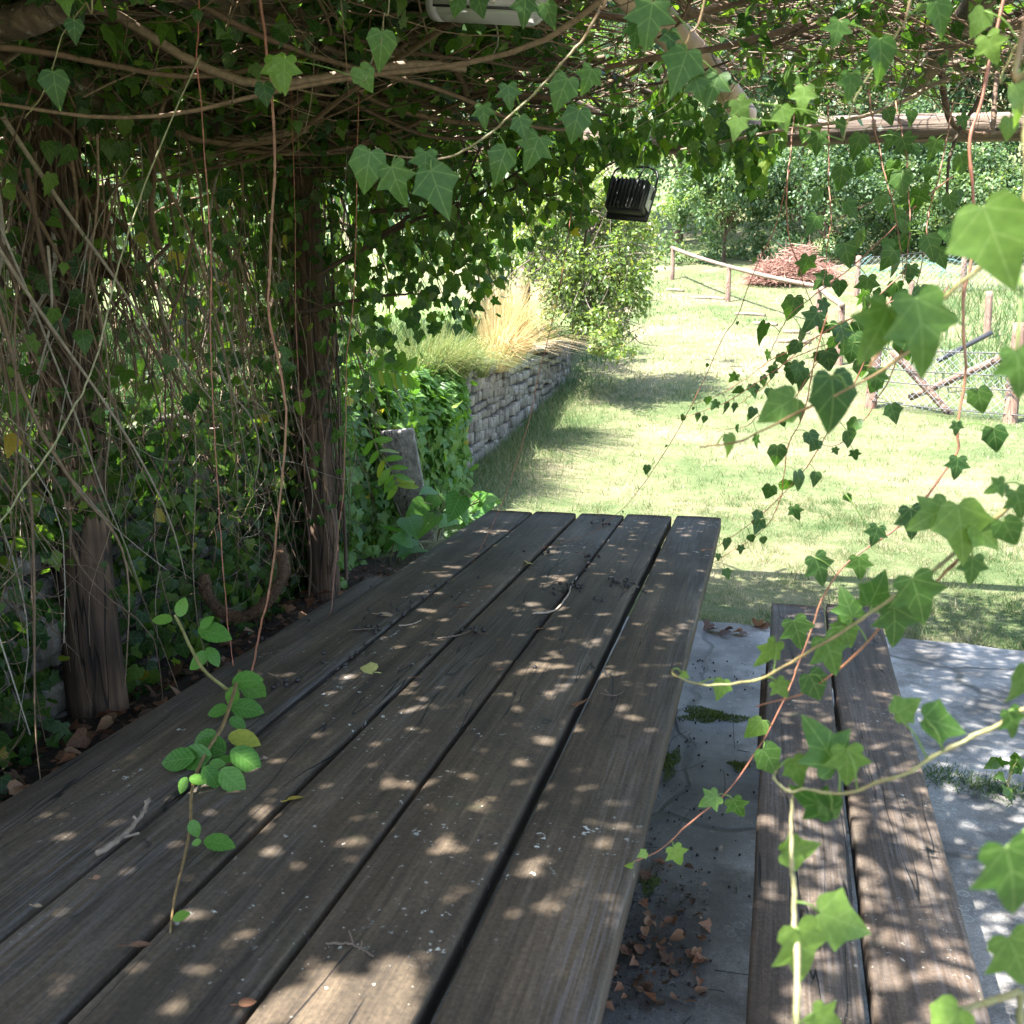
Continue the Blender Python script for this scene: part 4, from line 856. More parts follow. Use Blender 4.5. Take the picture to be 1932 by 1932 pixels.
def netting(g, a, b, za, zb, ztop, cell, r):
    """diamond mesh between ground points a, b"""
    L = np.linalg.norm((b - a)[:2]); H = ztop; d = (b - a) / L; n = int(L / cell)
    for s in (-1, 1):
        for k in range(-int(H / cell), n + int(H / cell)):
            x0 = k * cell; pts = [(x0, 0), (x0 + H, H)] if s > 0 else [(x0 + H, 0), (x0, H)]
            (u0, w0), (u1, w1) = pts
            def clip(u0, w0, u1, w1):
                if u0 > u1: u0, w0, u1, w1 = u1, w1, u0, w0
                if u1 <= 0 or u0 >= L: return None
                m_ = (w1 - w0) / (u1 - u0)
                if u0 < 0: w0 += -u0 * m_; u0 = 0
                if u1 > L: w1 -= (u1 - L) * m_; u1 = L
                return u0, w0, u1, w1
            c_ = clip(u0, w0, u1, w1)
            if c_ is None: continue
            u0, w0, u1, w1 = c_; tube(g, [a + d * u0 + [0, 0, w0], a + d * u1 + [0, 0, w1]], r, 3, .5, False)
cf = thing('chain_link_fence', 'chain link fence on reddish posts in front of the far bushes', 'fence', on_terr(1822, 548))
pts = []
for (x0, y0, x1, y1) in ((1620, 483, 1616, 560), (1822, 458, 1816, 552), (2010, 440, 2005, 545)):
    b = on_terr(x1, y1); t_ = float((b - CAM) @ FW); top = dp(x0, y0, t_); pts.append((b, top)); pole('post', [b - [0, 0, .2], top], .085, .075, M_FENCEPOST, cf, 10, 10, .04)
for (b0, t0), (b1, t1) in zip(pts[:-1], pts[1:]):
    g = G(); netting(g, b0 + [0, 0, .05], b1 + [0, 0, .05], 0, 0, min(t0[2] - b0[2], t1[2] - b1[2]) - .1, .16, .0045); g.build('mesh', M_NET, cf)
    g = G(); tube(g, resample([t0 - [0, 0, .05], (t0 + t1) / 2 - [0, 0, .12], t1 - [0, 0, .05]], 8), .012, 4); g.build('top_wire', M_WIRE, cf)
sp_ = thing('net_roll', 'blue green plastic netting heaped behind the chain link fence', 'netting', on_terr(1690, 535) + [0, 1.2, .1])
g = G(); c_ = np.array(sp_.location)
for i in range(55): stem(g, sinuous(c_ + rnd(1, 1)[0] * [1.2, .3, .25] + [0, 0, .3], rnd(1)[0] * [1, .3, .6], random.uniform(.3, .8), 7, .2), .012, .01, 4)
tag(g.build('mesh', M_GREENW, sp_), kind='stuff')
for (x0, y0, x1, y1, lab) in ((1660, 553, 1658, 612, 'short reddish stump post left of the green weeds'), (1720, 530, 1722, 585, 'thin reddish stake standing in the weeds before the chain link fence'), (1867, 550, 1862, 640, 'reddish round post between the wire pen and the chain link fence')):
    b = on_terr(x1, y1); t_ = float((b - CAM) @ FW); o = thing('fence_post', lab, 'post', b, group='loose fence posts on the right slope'); pole('timber', [b - [0, 0, .2], dp(x0, y0, t_)], .075, .07, M_FENCEPOST, o, 10, 10, .04)
wf = thing('wire_pen', 'braced wire pen panel with crossed timber struts at the lawn edge', 'fence', on_terr(1641, 772))
b0, b1 = on_terr(1641, 772), on_terr(1904, 800); d0, d1 = float((b0 - CAM) @ FW), float((b1 - CAM) @ FW); t0, t1 = dp(1655, 640, d0), dp(1924, 610, d1)
pole('post', [b0 - [0, 0, .3], t0], .088, .078, M_FENCEPOST, wf, 12, 14, .06); pole('post', [b1 - [0, 0, .3], t1], .09, .08, M_FENCEPOST, wf, 12, 14, .05)
b2 = b1 + (b1 - b0) * .9; pole('post', [b2 - [0, 0, .3], b2 + (t1 - b1)], .09, .08, M_FENCEPOST, wf, 12, 14, .05)
pole('brace', [dp(1684, 662, d0 - .15), dp(1795, 783, d0 - .5)], .055, .055, M_FENCEPOST, wf, 10, 10, .04); pole('brace', [dp(1914, 665, d1 + .1), dp(1717, 750, d0 + .12)], .055, .05, M_FENCEPOST, wf, 10, 10, .04)
pole('brace', [dp(1870, 628, d0 + 1.2), dp(1770, 680, d0 + .9)], .04, .04, M_WIRE, wf, 8, 8, .03)
hh = float(t0[2] - b0[2])
for k, f in enumerate((.12, .42, .60, .88)):
    g = G(); q0, q1, q2 = b0 + [0, 0, hh * f], b1 + [0, 0, hh * f * 1.05], b2 + [0, 0, hh * f]
    tube(g, np.vstack([resample([q0, (q0 + q1) / 2 - [0, 0, .015], q1], 8), resample([q1, (q1 + q2) / 2, q2], 6)[1:]]), .009, 4); g.build('wire', M_WIRE, wf)
g = G(); netting(g, b0 + [0, .03, .05], b1 + [0, .03, .05], 0, 0, hh * .88, .10, .0035); g.build('mesh', M_ZINC, wf)
# weeds on the right slope
g = G(); n = 9000; y = RNG.uniform(15.5, 30, n); x = RNG.uniform(1.5, 12, n) + (y - 15) * .1; k = pnoise(x, y, .5, 21) + .12 * (x - 4) > .1; x, y = x[k], y[k]; n = len(x)
blades(g, x, y, terr(x, y), RNG.uniform(.15, .6, n), RNG.uniform(.015, .03, n), RNG.normal(.3, .16, n), .5)
tag(g.build('weeds', M_GRASS), 'tall pale green weeds growing around the fences on the right slope', 'weeds', kind='stuff')

# ------------------------------------------------------------------ lamps hung in the pergola
lt = thing('strip_lamp', 'grey tubular strip lamp with clear rounded end tucked under the roof', 'lamp', dp(930, 10, 2.7))
a, b = dp(838, 6, 2.75), dp(992, 12, 2.6); ax = nrmz(b - a); sd = nrmz(np.cross(ax, UP)); upv = np.cross(sd, ax); sd, upv = sd * math.cos(.5) - upv * math.sin(.5), upv * math.cos(.5) + sd * math.sin(.5)
def ring_prism(g, a, b, prof, tint=.5):
    k = len(prof); A = np.array([a + sd * u + upv * v for u, v in prof]); B = np.array([b + sd * u + upv * v for u, v in prof]); j = np.arange(k); j2 = (j + 1) % k
    g.add(np.vstack([A, B]), np.stack([j, j2, j2 + k, j + k], 1), tint); n0 = g.n - 2 * k
    for idx in (j[::-1], j + k): g.f.append((idx + n0)[None]); g.t.append(np.array([tint]))
rr = .050; arc = lambda t0, t1, n, r=rr: [(r * math.cos(t), r * math.sin(t)) for t in np.linspace(t0, t1, n)]
g = G(); ring_prism(g, a, b, arc(0, PI, 12)); g.build('housing', M_LAMP, lt)
g = G(); ring_prism(g, a + ax * .01, b, arc(PI + .12, 2 * PI - .12, 12, rr * .97)); ld = g.build('diffuser', M_DIFF, lt)
g = G(); ring_prism(g, a, b + ax * .01, [(rr * 1.02, -.004), (rr * 1.02, .003), (-rr * 1.02, .003), (-rr * 1.02, -.004)]); g.build('seam', M_LAMPD, lt)
g = G(); th = np.linspace(0, PI / 2, 7); ph = np.linspace(0, 2 * PI, 16, endpoint=False)
V = np.array([b + ax * .012 + ax * rr * math.sin(t) + (sd * math.cos(p) + upv * math.sin(p)) * rr * math.cos(t) for t in th for p in ph]); i = np.arange(6)[:, None] * 16; j = np.arange(16)[None]; j2 = (j + 1) % 16
g.add(V, np.stack([i + j, i + j2, i + 16 + j2, i + 16 + j], -1).reshape(-1, 4)); g.build('end_cap', M_DIFF, lt, smooth=True).parent = ld
g = G(); ring_prism(g, a - ax * .03, a + ax * .003, arc(0, 2 * PI - .4, 14, rr * .98)); g.build('end_plate', M_LAMP, lt)
g = G(); box(g, a + (b - a) * .45 + upv * .052, (.05, .06, .02), np.stack([ax, sd, upv], 1), .004); tube(g, [a + (b - a) * .45 + upv * .05, a + (b - a) * .45 + upv * .05 + [0, 0, .16]], .004, 5); g.build('hanger', M_LAMP, lt)

fc = dp(1186, 372, 4.75); fl = thing('floodlight', 'black finned floodlight hanging tilted below the front beam', 'floodlight', fc)
Rf = rotz(YAW - .42) @ rotx(R(-24)) @ roty(R(8))
def fbox(name, c, s, mat, bev=.004):
    g = G(); box(g, fc + Rf @ np.array(c), s, Rf, bev); return g.build(name, mat, fl)
fh = fbox('housing', (0, .005, 0), (.20, .09, .165), M_BLACK, .01)
g = G()
for k in range(9): box(g, fc + Rf @ np.array([-.088 + k * .022, -.044, 0]), (.008, .016, .16), Rf, .001)
g.build('fins', M_BLACK, fl).parent = fh
ff = fbox('front_frame', (0, .055, -.002), (.225, .02, .19), M_BLACK, .006); fbox('glass', (0, .067, 0), (.19, .006, .155), M_GLASS, .001).parent = ff
fbox('side_plate', (.106, .015, .01), (.008, .06, .12), M_GLASS, .002)
g = G()
for s in (-1, 1): tube(g, resample([fc + Rf @ np.array([s * .118, .01, 0]), fc + Rf @ np.array([s * .118, .0, .13]), fc + Rf @ np.array([s * .06, 0, .17])], 10), .006, 5)
tube(g, [fc + Rf @ np.array([-.06, 0, .17]), fc + Rf @ np.array([.06, 0, .17])], .006, 5); tube(g, [fc + Rf @ np.array([0, 0, .17]), fc + Rf @ np.array([0, .02, .33])], .008, 5); g.build('bracket', M_BLACK, fl)
g = G(); tube(g, resample([fc + Rf @ np.array([.03, -.03, .08]), fc + Rf @ np.array([.06, -.06, .15]), fc + np.array([.03, .02, .24]), fc + np.array([-.05, .1, .36])], 14), .004, 6); g.build('cable', M_BLACK, fl)

# ------------------------------------------------------------------ hanging shoots of ivy, one by one
def hang_leaf(g, base, dirn, s, tint, tm=None, face=None):
    nr = (-FW + rnd(1, .38)[0] + [0, 0, .25]) if face is None else face
    leaves(g, [base], [dirn], [nr], s, tint, tm or random.choice(IVY))
def strand(label, pts, depth, r, lf=None, lsz=(.03, .045), gap=.07, tint=(.1, .5), stint=.3, big=(), n=40, single=False, cat='ivy shoot', tip_small=True, mat=None):
    d = np.linspace(depth[0], depth[1], len(pts)) if len(depth) == 2 else depth
    C_ = [dp(x, y, t) for (x, y), t in zip(pts, d)]
    if pts[0][0] > 1940 or pts[0][1] < 0:
        top = C_[0] + (RT * (.10 if pts[0][0] > 1940 else 0)); top[2] = max(2.62, top[2] + .05)
        if top[2] - C_[0][2] > .15: C_ = [top] + ([(top + C_[0]) / 2 + RT * .05] if top[2] - C_[0][2] > .5 else []) + C_; n += 12
    P = resample(C_, n); P = P + np.cumsum(rnd(n, .0010 * min(1.0, float(np.mean(depth)) / 2)), 0)
    t = thing('hanging_ivy_shoot', label, cat, P[0], group='ivy shoots hanging from the pergola')
    tot = float(np.linalg.norm(np.diff(P, axis=0), axis=1).sum()); nn = max(n, min(160, int(tot / .012))); PP = resample(P, nn); nl = np.linspace(0, tot, nn)
    PP = PP + np.sin(nl / .045)[:, None] * rnd(1, .0007)[0] + np.sin(nl / .028 + 1)[:, None] * rnd(1, .0004)[0]
    g = G(); tube(g, PP, np.linspace(r[0], r[1], nn) * .54 * (1 + .32 * np.maximum(0, np.sin(nl / .011)) ** 6 + .07 * RNG.standard_normal(nn)), 7, np.clip(stint + .09 * np.sin(np.repeat(nl[:-1], 7) * 9 + 2) + .05 * RNG.standard_normal((nn - 1) * 7), 0, 1)); gl = G(); gp = G(); any_p = False
    L = np.concatenate([[0], np.cumsum(np.linalg.norm(np.diff(P, axis=0), axis=1))]); s = gap * random.uniform(.3, 1); sg = 1
    if lf is None or lf:
        while s < L[-1]:
            q = np.array([np.interp(s, L, P[:, i]) for i in range(3)]); f = s / L[-1]; k = min(n - 2, int(f * (n - 1))); tg = nrmz(P[k + 1] - P[k]); sd = nrmz(np.cross(tg, FW)) * sg
            sz = random.uniform(*lsz) * ((1.05 - .6 * f) if tip_small else 1)
            e = q + sd * sz * random.uniform(.4, .9) + np.array([0, 0, -1]) * sz * random.uniform(.0, .4) - FW * random.uniform(-.3, .6) * sz
            tube(gl, resample([q, (q + e) / 2 + [0, 0, sz * .1], e], 5), max(.0007, sz * .018), 4, .9); gl.u[-1] *= 0
            dr = nrmz(sd * .35 + np.array([0, 0, -1.0]) + rnd(1, .25)[0])
            if single:
                h = G(); hang_leaf(h, e, dr, sz, random.uniform(*tint)); h.build('leaf', M_HERO, t)
            else: hang_leaf(gl, e, dr, sz, random.uniform(*tint))
            s += gap * random.uniform(.65, 1.4); sg *= -1
    for (x, y, px, an, dep, tn) in big:     # leaves the photo shows large: centre, size, tip angle from straight down, depth
        a = R(an); dr = nrmz(-UP * math.cos(a) + RT * math.sin(a)); sz = px * dep / FPX; c = dp(x, y, dep) - dr * sz * .42
        k = int(np.argmin(np.linalg.norm(P - c, axis=1))); h = G(); tube(h, resample([P[k], (P[k] + c) / 2 - FW * .004 + [0, 0, .004], c], 6), max(.0008, sz * .016), 5, .95); h.u[0] *= 0
        hang_leaf(h, c, dr, sz, min(1, max(0, tn + random.gauss(0, .14))), IVY[random.choice([0, 0, 0, 1, 2, 3])], -FW * 1.0 + rnd(1, .28)[0] + [0, 0, .15]); h.build('leaf', M_HERO, t)
    g.build('stem', mat or M_SHOOT, t, smooth=True)
    if any_p: g_ = gp
    if gl.n: gl.build('foliage', M_HERO, t)
    return t

# right side, near
strand('long leafy shoot sweeping from the top right corner down to the table edge', [(1903, -20), (1858, 183), (1833, 281), (1840, 387), (1836, 492), (1819, 563), (1824, 680), (1826, 712), (1812, 810), (1807, 860), (1773, 916), (1745, 947), (1696, 997), (1604, 1060), (1559, 1123), (1531, 1190), (1511, 1246), (1495, 1292), (1441, 1403), (1381, 1493), (1316, 1553), (1266, 1598), (1186, 1637)],
       (1.25, 1.35), (.0042, .0016), lf=False, n=90, stint=.2, big=[(1850, 755, 48, 15, 1.28, .15), (1878, 828, 48, 10, 1.28, .1), (1806, 882, 42, -5, 1.28, .15), (1805, 808, 26, 0, 1.28, .2), (1722, 985, 62, 10, 1.3, .2), (1652, 1010, 40, -15, 1.3, .1), (1548, 1075, 62, 25, 1.3, .1), (1622, 1070, 45, 5, 1.3, .12), (1506, 1195, 62, 20, 1.3, .25), (1425, 1375, 48, -40, 1.32, .6), (1455, 1435, 62, 35, 1.32, .5), (1338, 1510, 42, -60, 1.33, .6), (1392, 1525, 44, 30, 1.33, .45), (1278, 1615, 42, 25, 1.34, .8), (1212, 1612, 20, -60, 1.34, .9), (1187, 1634, 15, -70, 1.34, .9), (1600, 940, 20, 30, 1.3, .2)])
strand('thick branch with big bright leaves reaching in from the right edge', [(1990, 890), (1932, 932), (1870, 985), (1800, 1042), (1740, 1090), (1650, 1150), (1555, 1211), (1500, 1245), (1443, 1275), (1383, 1289), (1323, 1287), (1284, 1273), (1277, 1262)], (.78, 1.0), (.0042, .0015), lf=False, n=60, stint=.6,
       big=[(1815, 1000, 115, 10, .80, .75), (1755, 975, 80, -60, .82, .6), (1860, 1010, 70, 50, .8, .7), (1735, 1130, 98, 20, .84, .45), (1835, 1075, 55, 0, .82, .3), (1655, 1115, 75, 150, .88, .6), (1690, 1180, 80, 5, .88, .35), (1600, 1140, 60, -160, .92, .55), (1570, 1235, 82, 25, .9, .7), (1600, 1200, 50, 20, .9, .5), (1450, 1235, 62, -30, .96, .6), (1475, 1300, 42, 35, .97, .75), (1360, 1300, 42, -15, 1.0, .8), (1293, 1275, 18, 60, 1.0, .95), (1905, 1005, 60, 30, .78, .2), (1925, 950, 60, 20, .78, .2), (1880, 920, 40, -60, .78, .25)])
strand('second branch just below the thick one, ending over the bench', [(1808, 1053), (1760, 1098), (1689, 1148), (1622, 1222), (1562, 1275), (1499, 1310), (1425, 1328)], (.84, 1.0), (.0026, .0013), lf=False, n=40, stint=.3, big=[(1540, 1295, 62, 30, .95, .3), (1590, 1190, 50, -20, .93, .4)])
strand('curling branch across the bench with folded leaves, low on the right', [(1990, 1310), (1932, 1345), (1870, 1370), (1815, 1400), (1750, 1432), (1690, 1463), (1640, 1480), (1590, 1490), (1540, 1488), (1500, 1480), (1473, 1463), (1480, 1440)], (.66, .74), (.0036, .0016), lf=False, n=50, stint=.65,
       big=[(1555, 1405, 105, -150, .72, .6), (1600, 1445, 78, 5, .71, .6), (1535, 1515, 85, -110, .73, .3), (1570, 1525, 60, 30, .73, .35), (1505, 1455, 62, 20, .74, .85), (1780, 1365, 90, 75, .69, .55), (1710, 1335, 60, 120, .7, .5), (1912, 1365, 60, 20, .66, .3)])
strand('pale upright shoot with three big leaves in front of the bench planks', [(1500, 1500), (1496, 1553), (1496, 1628), (1501, 1703), (1511, 1853), (1518, 1990)], (.73, .55), (.0018, .0042), lf=False, n=40, stint=.9, mat=None,
       big=[(1508, 1605, 78, 95, .70, .75), (1590, 1738, 112, 70, .62, .85), (1515, 1800, 118, 15, .60, .9), (1560, 1925, 70, 60, .56, .8)])
strand('bright leaves on a stub at the bottom right corner', [(1990, 1840), (1930, 1872), (1880, 1888), (1830, 1900), (1790, 1915)], (.55, .55), (.0042, .003), lf=False, n=24, stint=.72, big=[(1785, 1935, 90, -40, .54, .8), (1925, 1815, 120, 25, .52, .8), (1915, 1660, 150, 15, .42, .6), (1930, 1290, 80, -10, .6, .7)])
strand('blurred pair of large leaves close to the lens at the upper right', [(1985, 330), (1900, 420), (1850, 500), (1770, 560), (1700, 610), (1640, 690)], (.52, .6), (.003, .0016), lf=False, n=30, stint=.5, big=[(1880, 455, 165, 20, .5, .35), (1745, 625, 150, 15, .52, .55), (1660, 625, 115, -20, .53, .5), (1925, 700, 90, 10, .5, .5)])
strand('blurred shoot crossing the lawn with a drooping leaf pair', [(1740, 650), (1660, 700), (1569, 750), (1499, 782), (1440, 812), (1393, 833), (1345, 841), (1323, 841)], (.7, .85), (.0022, .0011), lf=False, n=30, stint=.4, big=[(1577, 755, 110, 10, .74, .35), (1470, 768, 78, -60, .78, .6), (1377, 838, 44, 15, .83, .8)])
# right side, middle distance: fine arching shoots
MID = [('finest arching shoot, topmost of the bunch over the lawn', [(1700, 560), (1600, 605), (1520, 645), (1478, 663), (1436, 687), (1369, 730), (1309, 752)]),
       ('arching shoot with a long bare tip in the bunch over the lawn', [(1720, 600), (1600, 640), (1520, 670), (1450, 715), (1383, 758), (1337, 777), (1288, 791)]),
       ('short arching shoot between two longer ones of the bunch', [(1620, 590), (1540, 640), (1471, 698), (1429, 740), (1383, 768)]),
       ('low arching shoot of the bunch with small dark leaves', [(1700, 520), (1580, 640), (1495, 758), (1443, 782), (1411, 803), (1351, 819)]),
       ('curved shoot with star shaped dark leaves right of the bunch', [(1790, 540), (1713, 648), (1675, 729), (1640, 789), (1590, 842), (1566, 851), (1545, 840)]),
       ('long shoot dropping from the bunch to the table corner', [(1680, 560), (1632, 680), (1590, 765), (1552, 824), (1520, 881), (1478, 930), (1443, 965), (1393, 1004), (1348, 1035), (1323, 1040)]),
       ('second long shoot dropping from the bunch past the table corner', [(1560, 590), (1530, 690), (1513, 782), (1488, 838), (1478, 909), (1474, 944), (1450, 990), (1400, 1032), (1346, 1062)])]
for k, (lab, pts) in enumerate(MID):
    dd = (1.75, 1.95) if k < 4 else (1.6, 1.9)
    strand(lab, pts, dd, (.0022, .0009), lsz=(.028, .052), gap=.034 if k < 4 else .045, tint=(.0, .3), stint=.1, n=40)
VERT = [('leafless looking runner hanging left of the far bush gap', [(1500, 215), (1492, 274), (1485, 352), (1492, 450), (1513, 510), (1524, 545), (1548, 600)], 0), ('straight leafy runner hanging over the brush heap', [(1562, 200), (1562, 300), (1564, 397), (1559, 457), (1548, 545)], 1),
        ('straight leafy runner left of the dark broken stem', [(1640, 170), (1655, 260), (1675, 352), (1696, 450), (1702, 560)], 1), ('leafy runner above the green netting', [(1689, 190), (1707, 281), (1714, 387), (1710, 480), (1690, 590)], 1),
        ('longest leafy runner in front of the chain link fence', [(1798, 190), (1773, 317), (1752, 404), (1745, 468), (1720, 563), (1690, 640)], 1), ('diagonal runner from the beam down to the handrail', [(1800, 330), (1710, 404), (1604, 510), (1499, 591), (1450, 679)], 1)]
for lab, pts, lv in VERT: strand(lab, pts, (2.5, 2.3), (.004, .0015), lf=bool(lv), lsz=(.036, .066), gap=.06, tint=(.1, .5), stint=.25, tip_small=False)
# top centre
strand('shoot with broad dark leaves hanging across the top middle', [(1150, -20), (1134, 18), (1099, 77), (1056, 130), (993, 197), (916, 264), (852, 299), (782, 299), (698, 288)], (1.3, 1.35), (.0045, .0018), lf=False, n=50, stint=.5,
       big=[(693, 318, 75, -10, 1.35, .35), (747, 345, 75, 15, 1.34, .35), (826, 358, 92, 20, 1.33, .3), (803, 310, 55, 0, 1.34, .3), (944, 306, 65, -25, 1.32, .3), (1007, 285, 66, -20, 1.32, .4), (1086, 232, 60, -15, 1.31, .35), (1060, 172, 62, -25, 1.3, .4), (912, 217, 42, 0, 1.32, .3), (960, 180, 45, 5, 1.3, .3), (985, 240, 45, 15, 1.31, .3), (1110, 150, 50, -20, 1.3, .3)])
strand('short shoot trailing three dark leaves across the strip lamp', [(940, -25), (915, -5), (880, 0), (850, 5)], (2.0, 2.0), (.0022, .0012), lf=False, n=16, stint=.6, big=[(990, 18, 52, -5, 1.98, .3), (905, 8, 40, 15, 2.0, .35), (862, 10, 36, -20, 2.0, .4), (1035, 25, 45, 20, 1.98, .35)])
strand('cluster of large dark leaves above the peeled pole', [(1330, -20), (1300, 60), (1275, 110), (1250, 150), (1235, 190)], (1.1, 1.15), (.003, .0015), lf=False, n=24, stint=.5, big=[(1225, 40, 85, -10, 1.1, .4), (1285, 130, 85, -20, 1.12, .3), (1345, 165, 62, -25, 1.13, .3), (1265, 75, 40, 10, 1.12, .3), (1200, 65, 50, 0, 1.12, .35), (1318, 165, 50, 20, 1.13, .25)])
strand('short shoot with two heart leaves left of the strip lamp', [(735, -20), (728, 30), (722, 70), (705, 110), (690, 150)], (1.7, 1.7), (.0025, .0012), lf=False, n=20, stint=.6, big=[(720, 88, 66, 0, 1.7, .6), (688, 145, 48, 30, 1.7, .5), (535, 138, 62, -5, 1.7, .75)])
strand('shoot with pale backlit leaves at the top right under the roof', [(1720, -20), (1690, 60), (1640, 130), (1605, 190), (1585, 260)], (1.0, 1.05), (.0028, .0012), lf=False, n=24, stint=.6, big=[(1605, 160, 50, 0, 1.02, .6), (1515, 185, 48, -10, 1.03, .8), (1478, 222, 46, 10, 1.03, .85), (1400, 205, 45, 30, 1.03, .7), (1390, 240, 42, -15, 1.03, .65), (1665, 105, 75, 10, 1.0, .4), (1580, 60, 48, -10, 1.0, .3), (1775, 30, 62, 20, .95, .7)])
strand('yellowing leaves hanging in the top right corner', [(1985, 20), (1940, 60), (1900, 100), (1880, 160)], (.85, .9), (.0028, .0014), lf=False, n=20, stint=.6, big=[(1850, 40, 50, -20, .88, .95), (1870, 90, 55, 20, .88, .9), (1925, 190, 70, 15, .8, .8), (1905, 240, 40, 0, .85, .7)])
# top left hanging
strand('long whip shoot, green above and red below, hanging down to the table', [(488, -20), (500, 100), (512, 200), (515, 330), (503, 480), (500, 590), (515, 680), (525, 780), (515, 900), (490, 1080), (470, 1180), (452, 1266)], (2.1, 2.32), (.0062, .0042), lf=False, n=60, stint=.25, big=[(520, 135, 60, 0, 2.05, .75), (500, 175, 40, 10, 2.1, .2)])
strand('thin red whip shoot left of the thick one, touching the table', [(373, -20), (369, 116), (380, 246), (390, 457), (389, 679), (394, 782), (404, 923), (415, 1063), (425, 1169), (437, 1262)], (2.3, 2.40), (.0036, .0018), lf=False, n=60, stint=.05, big=[(372, 30, 25, 10, 2.3, .5)])
strand('yellow green bare shoot slanting down to the left edge', [(375, 110), (369, 123), (292, 299), (232, 475), (190, 641), (158, 729), (120, 796), (53, 905), (-10, 985)], (2.2, 1.9), (.0030, .0036), lf=False, n=50, stint=.9)
strand('dark pointed leaf pair on a thin shoot at the upper left', [(170, -20), (155, 7), (116, 70), (81, 169), (46, 229)], (1.7, 1.8), (.0026, .0014), lf=False, n=30, stint=.6, big=[(103, 162, 62, 5, 1.75, .15), (140, 55, 40, 0, 1.72, .2), (125, 5, 40, 0, 1.7, .6)])
strand('thin red runner hanging just left of the far post', [(552, 150), (552, 176), (556, 352), (559, 563), (566, 740), (575, 900)], (3.4, 3.5), (.003, .0016), lsz=(.03, .05), gap=.3, n=40, stint=.1)
strand('thin red runner hanging just right of the far post down to the table', [(677, 170), (668, 528), (655, 700), (651, 888), (640, 993), (626, 1134), (618, 1165)], (3.0, 2.85), (.003, .0015), lsz=(.02, .035), gap=.35, n=40, stint=.1)
strand('thin red runner hanging in front of the stone wall to the table', [(1078, 400), (1055, 540), (1032, 641), (1014, 712), (986, 828), (958, 912), (937, 972), (902, 1035), (886, 1063)], (3.6, 3.35), (.003, .0014), lf=False, n=40, stint=.05)
strand('thin runner with one round leaf hanging over the lawn to the table', [(1490, 320), (1460, 430), (1425, 503), (1390, 594), (1358, 641), (1306, 754), (1253, 849), (1190, 940), (1162, 968), (1116, 1004), (1020, 1034)], (3.0, 3.5), (.003, .0012), lsz=(.014, .022), gap=.22, n=50, stint=.1, big=[(1221, 886, 18, 0, 3.35, .1)])
strand('dark broken ivy stem hooked under the right end of the beam', [(1790, 60), (1780, 160), (1800, 235), (1860, 255), (1875, 230), (1880, 150), (1900, 40)], (4.2, 4.4), (.028, .018), lf=False, n=30, stint=.4, mat=M_STEM)
strand('dark snapped stem dangling below the beam before the far bushes', [(1890, 30), (1850, 180), (1815, 240), (1790, 310), (1788, 388)], (3.9, 3.9), (.016, .010), lf=False, n=30, stint=.0, mat=M_STEM)
strand('pale stout stem hanging at the right edge close to the lens', [(1945, -20), (1932, 150), (1926, 300), (1930, 420), (1960, 500)], (.5, .5), (.003, .0028), lf=False, n=24, stint=.55)

# serrated leafed branch lying on the table
el = thing('leafy_branch', 'green branch with serrated oval leaves drooping on to the table', 'branch', gz(452, 1266, .755))
def onT(x, y, z=.76): return gz(x, y, z)
g = G(); m1 = resample([onT(452, 1266, .80), onT(440, 1310, .80), onT(420, 1370, .79), onT(395, 1410, .78), onT(372, 1455, .77), onT(361, 1500, .765), onT(359, 1560, .758), onT(345, 1630, .757), onT(330, 1690, .756), onT(321, 1760, .755)], 50); tube(g, m1, np.linspace(.0045, .0015, 50), 6, .45); g.build('stem', M_SHOOT, el); g = G()
m2 = resample([onT(330, 1160, 1.0), onT(345, 1190, .96), onT(360, 1222, .92), onT(385, 1265, .86), onT(430, 1302, .80)], 20); tube(g, m2, np.linspace(.0028, .004, 20), 6, .6); g.build('stem', M_SHOOT, el)
for (x, y, px, an, tn) in ((307, 1168, 32, -100, .9), (342, 1147, 30, 170, .85), (402, 1192, 52, 80, .55), (388, 1175, 26, 140, .6), (375, 1245, 40, -60, .6), (402, 1237, 34, 40, .5), (463, 1283, 46, 100, .6), (478, 1300, 48, 40, .7), (438, 1313, 34, -20, .75), (463, 1335, 50, 80, .35), (412, 1340, 34, -70, .45), (447, 1362, 28, 40, .4), (458, 1392, 50, 70, 1.0), (462, 1430, 56, 35, .4), (337, 1432, 54, -80, .3), (368, 1428, 56, -70, .3), (402, 1408, 50, -140, .3), (436, 1470, 50, 25, .65), (345, 1480, 26, -10, .7), (372, 1470, 28, 70, .65), (398, 1463, 40, 20, .3), (425, 1432, 26, 110, .6), (408, 1441, 24, 100, .65), (366, 1562, 28, 10, .55), (411, 1588, 48, 80, .6), (371, 1589, 16, -60, .7), (340, 1728, 26, 140, .9), (385, 1395, 46, -30, .35)):
    z_ = .775 if y > 1290 else .80 + (1290 - y) * .0012; c = onT(x, y, z_); t_ = float((c - CAM) @ FW); sz = px * t_ / FPX * 1.25; a_ = R(an)
    g = G(); dr = nrmz(-UP * math.cos(a_) + RT * math.sin(a_)); dr = nrmz(dr * [1, 1, .35]) if y > 1330 else dr
    leaves(g, [c - dr * sz * .45], [dr], [np.array([0, -.35, 1.0]) + rnd(1, .25)[0] - FW * .5], sz, tn, OVAL); g.build('leaf', M_ELM, el, smooth=True)

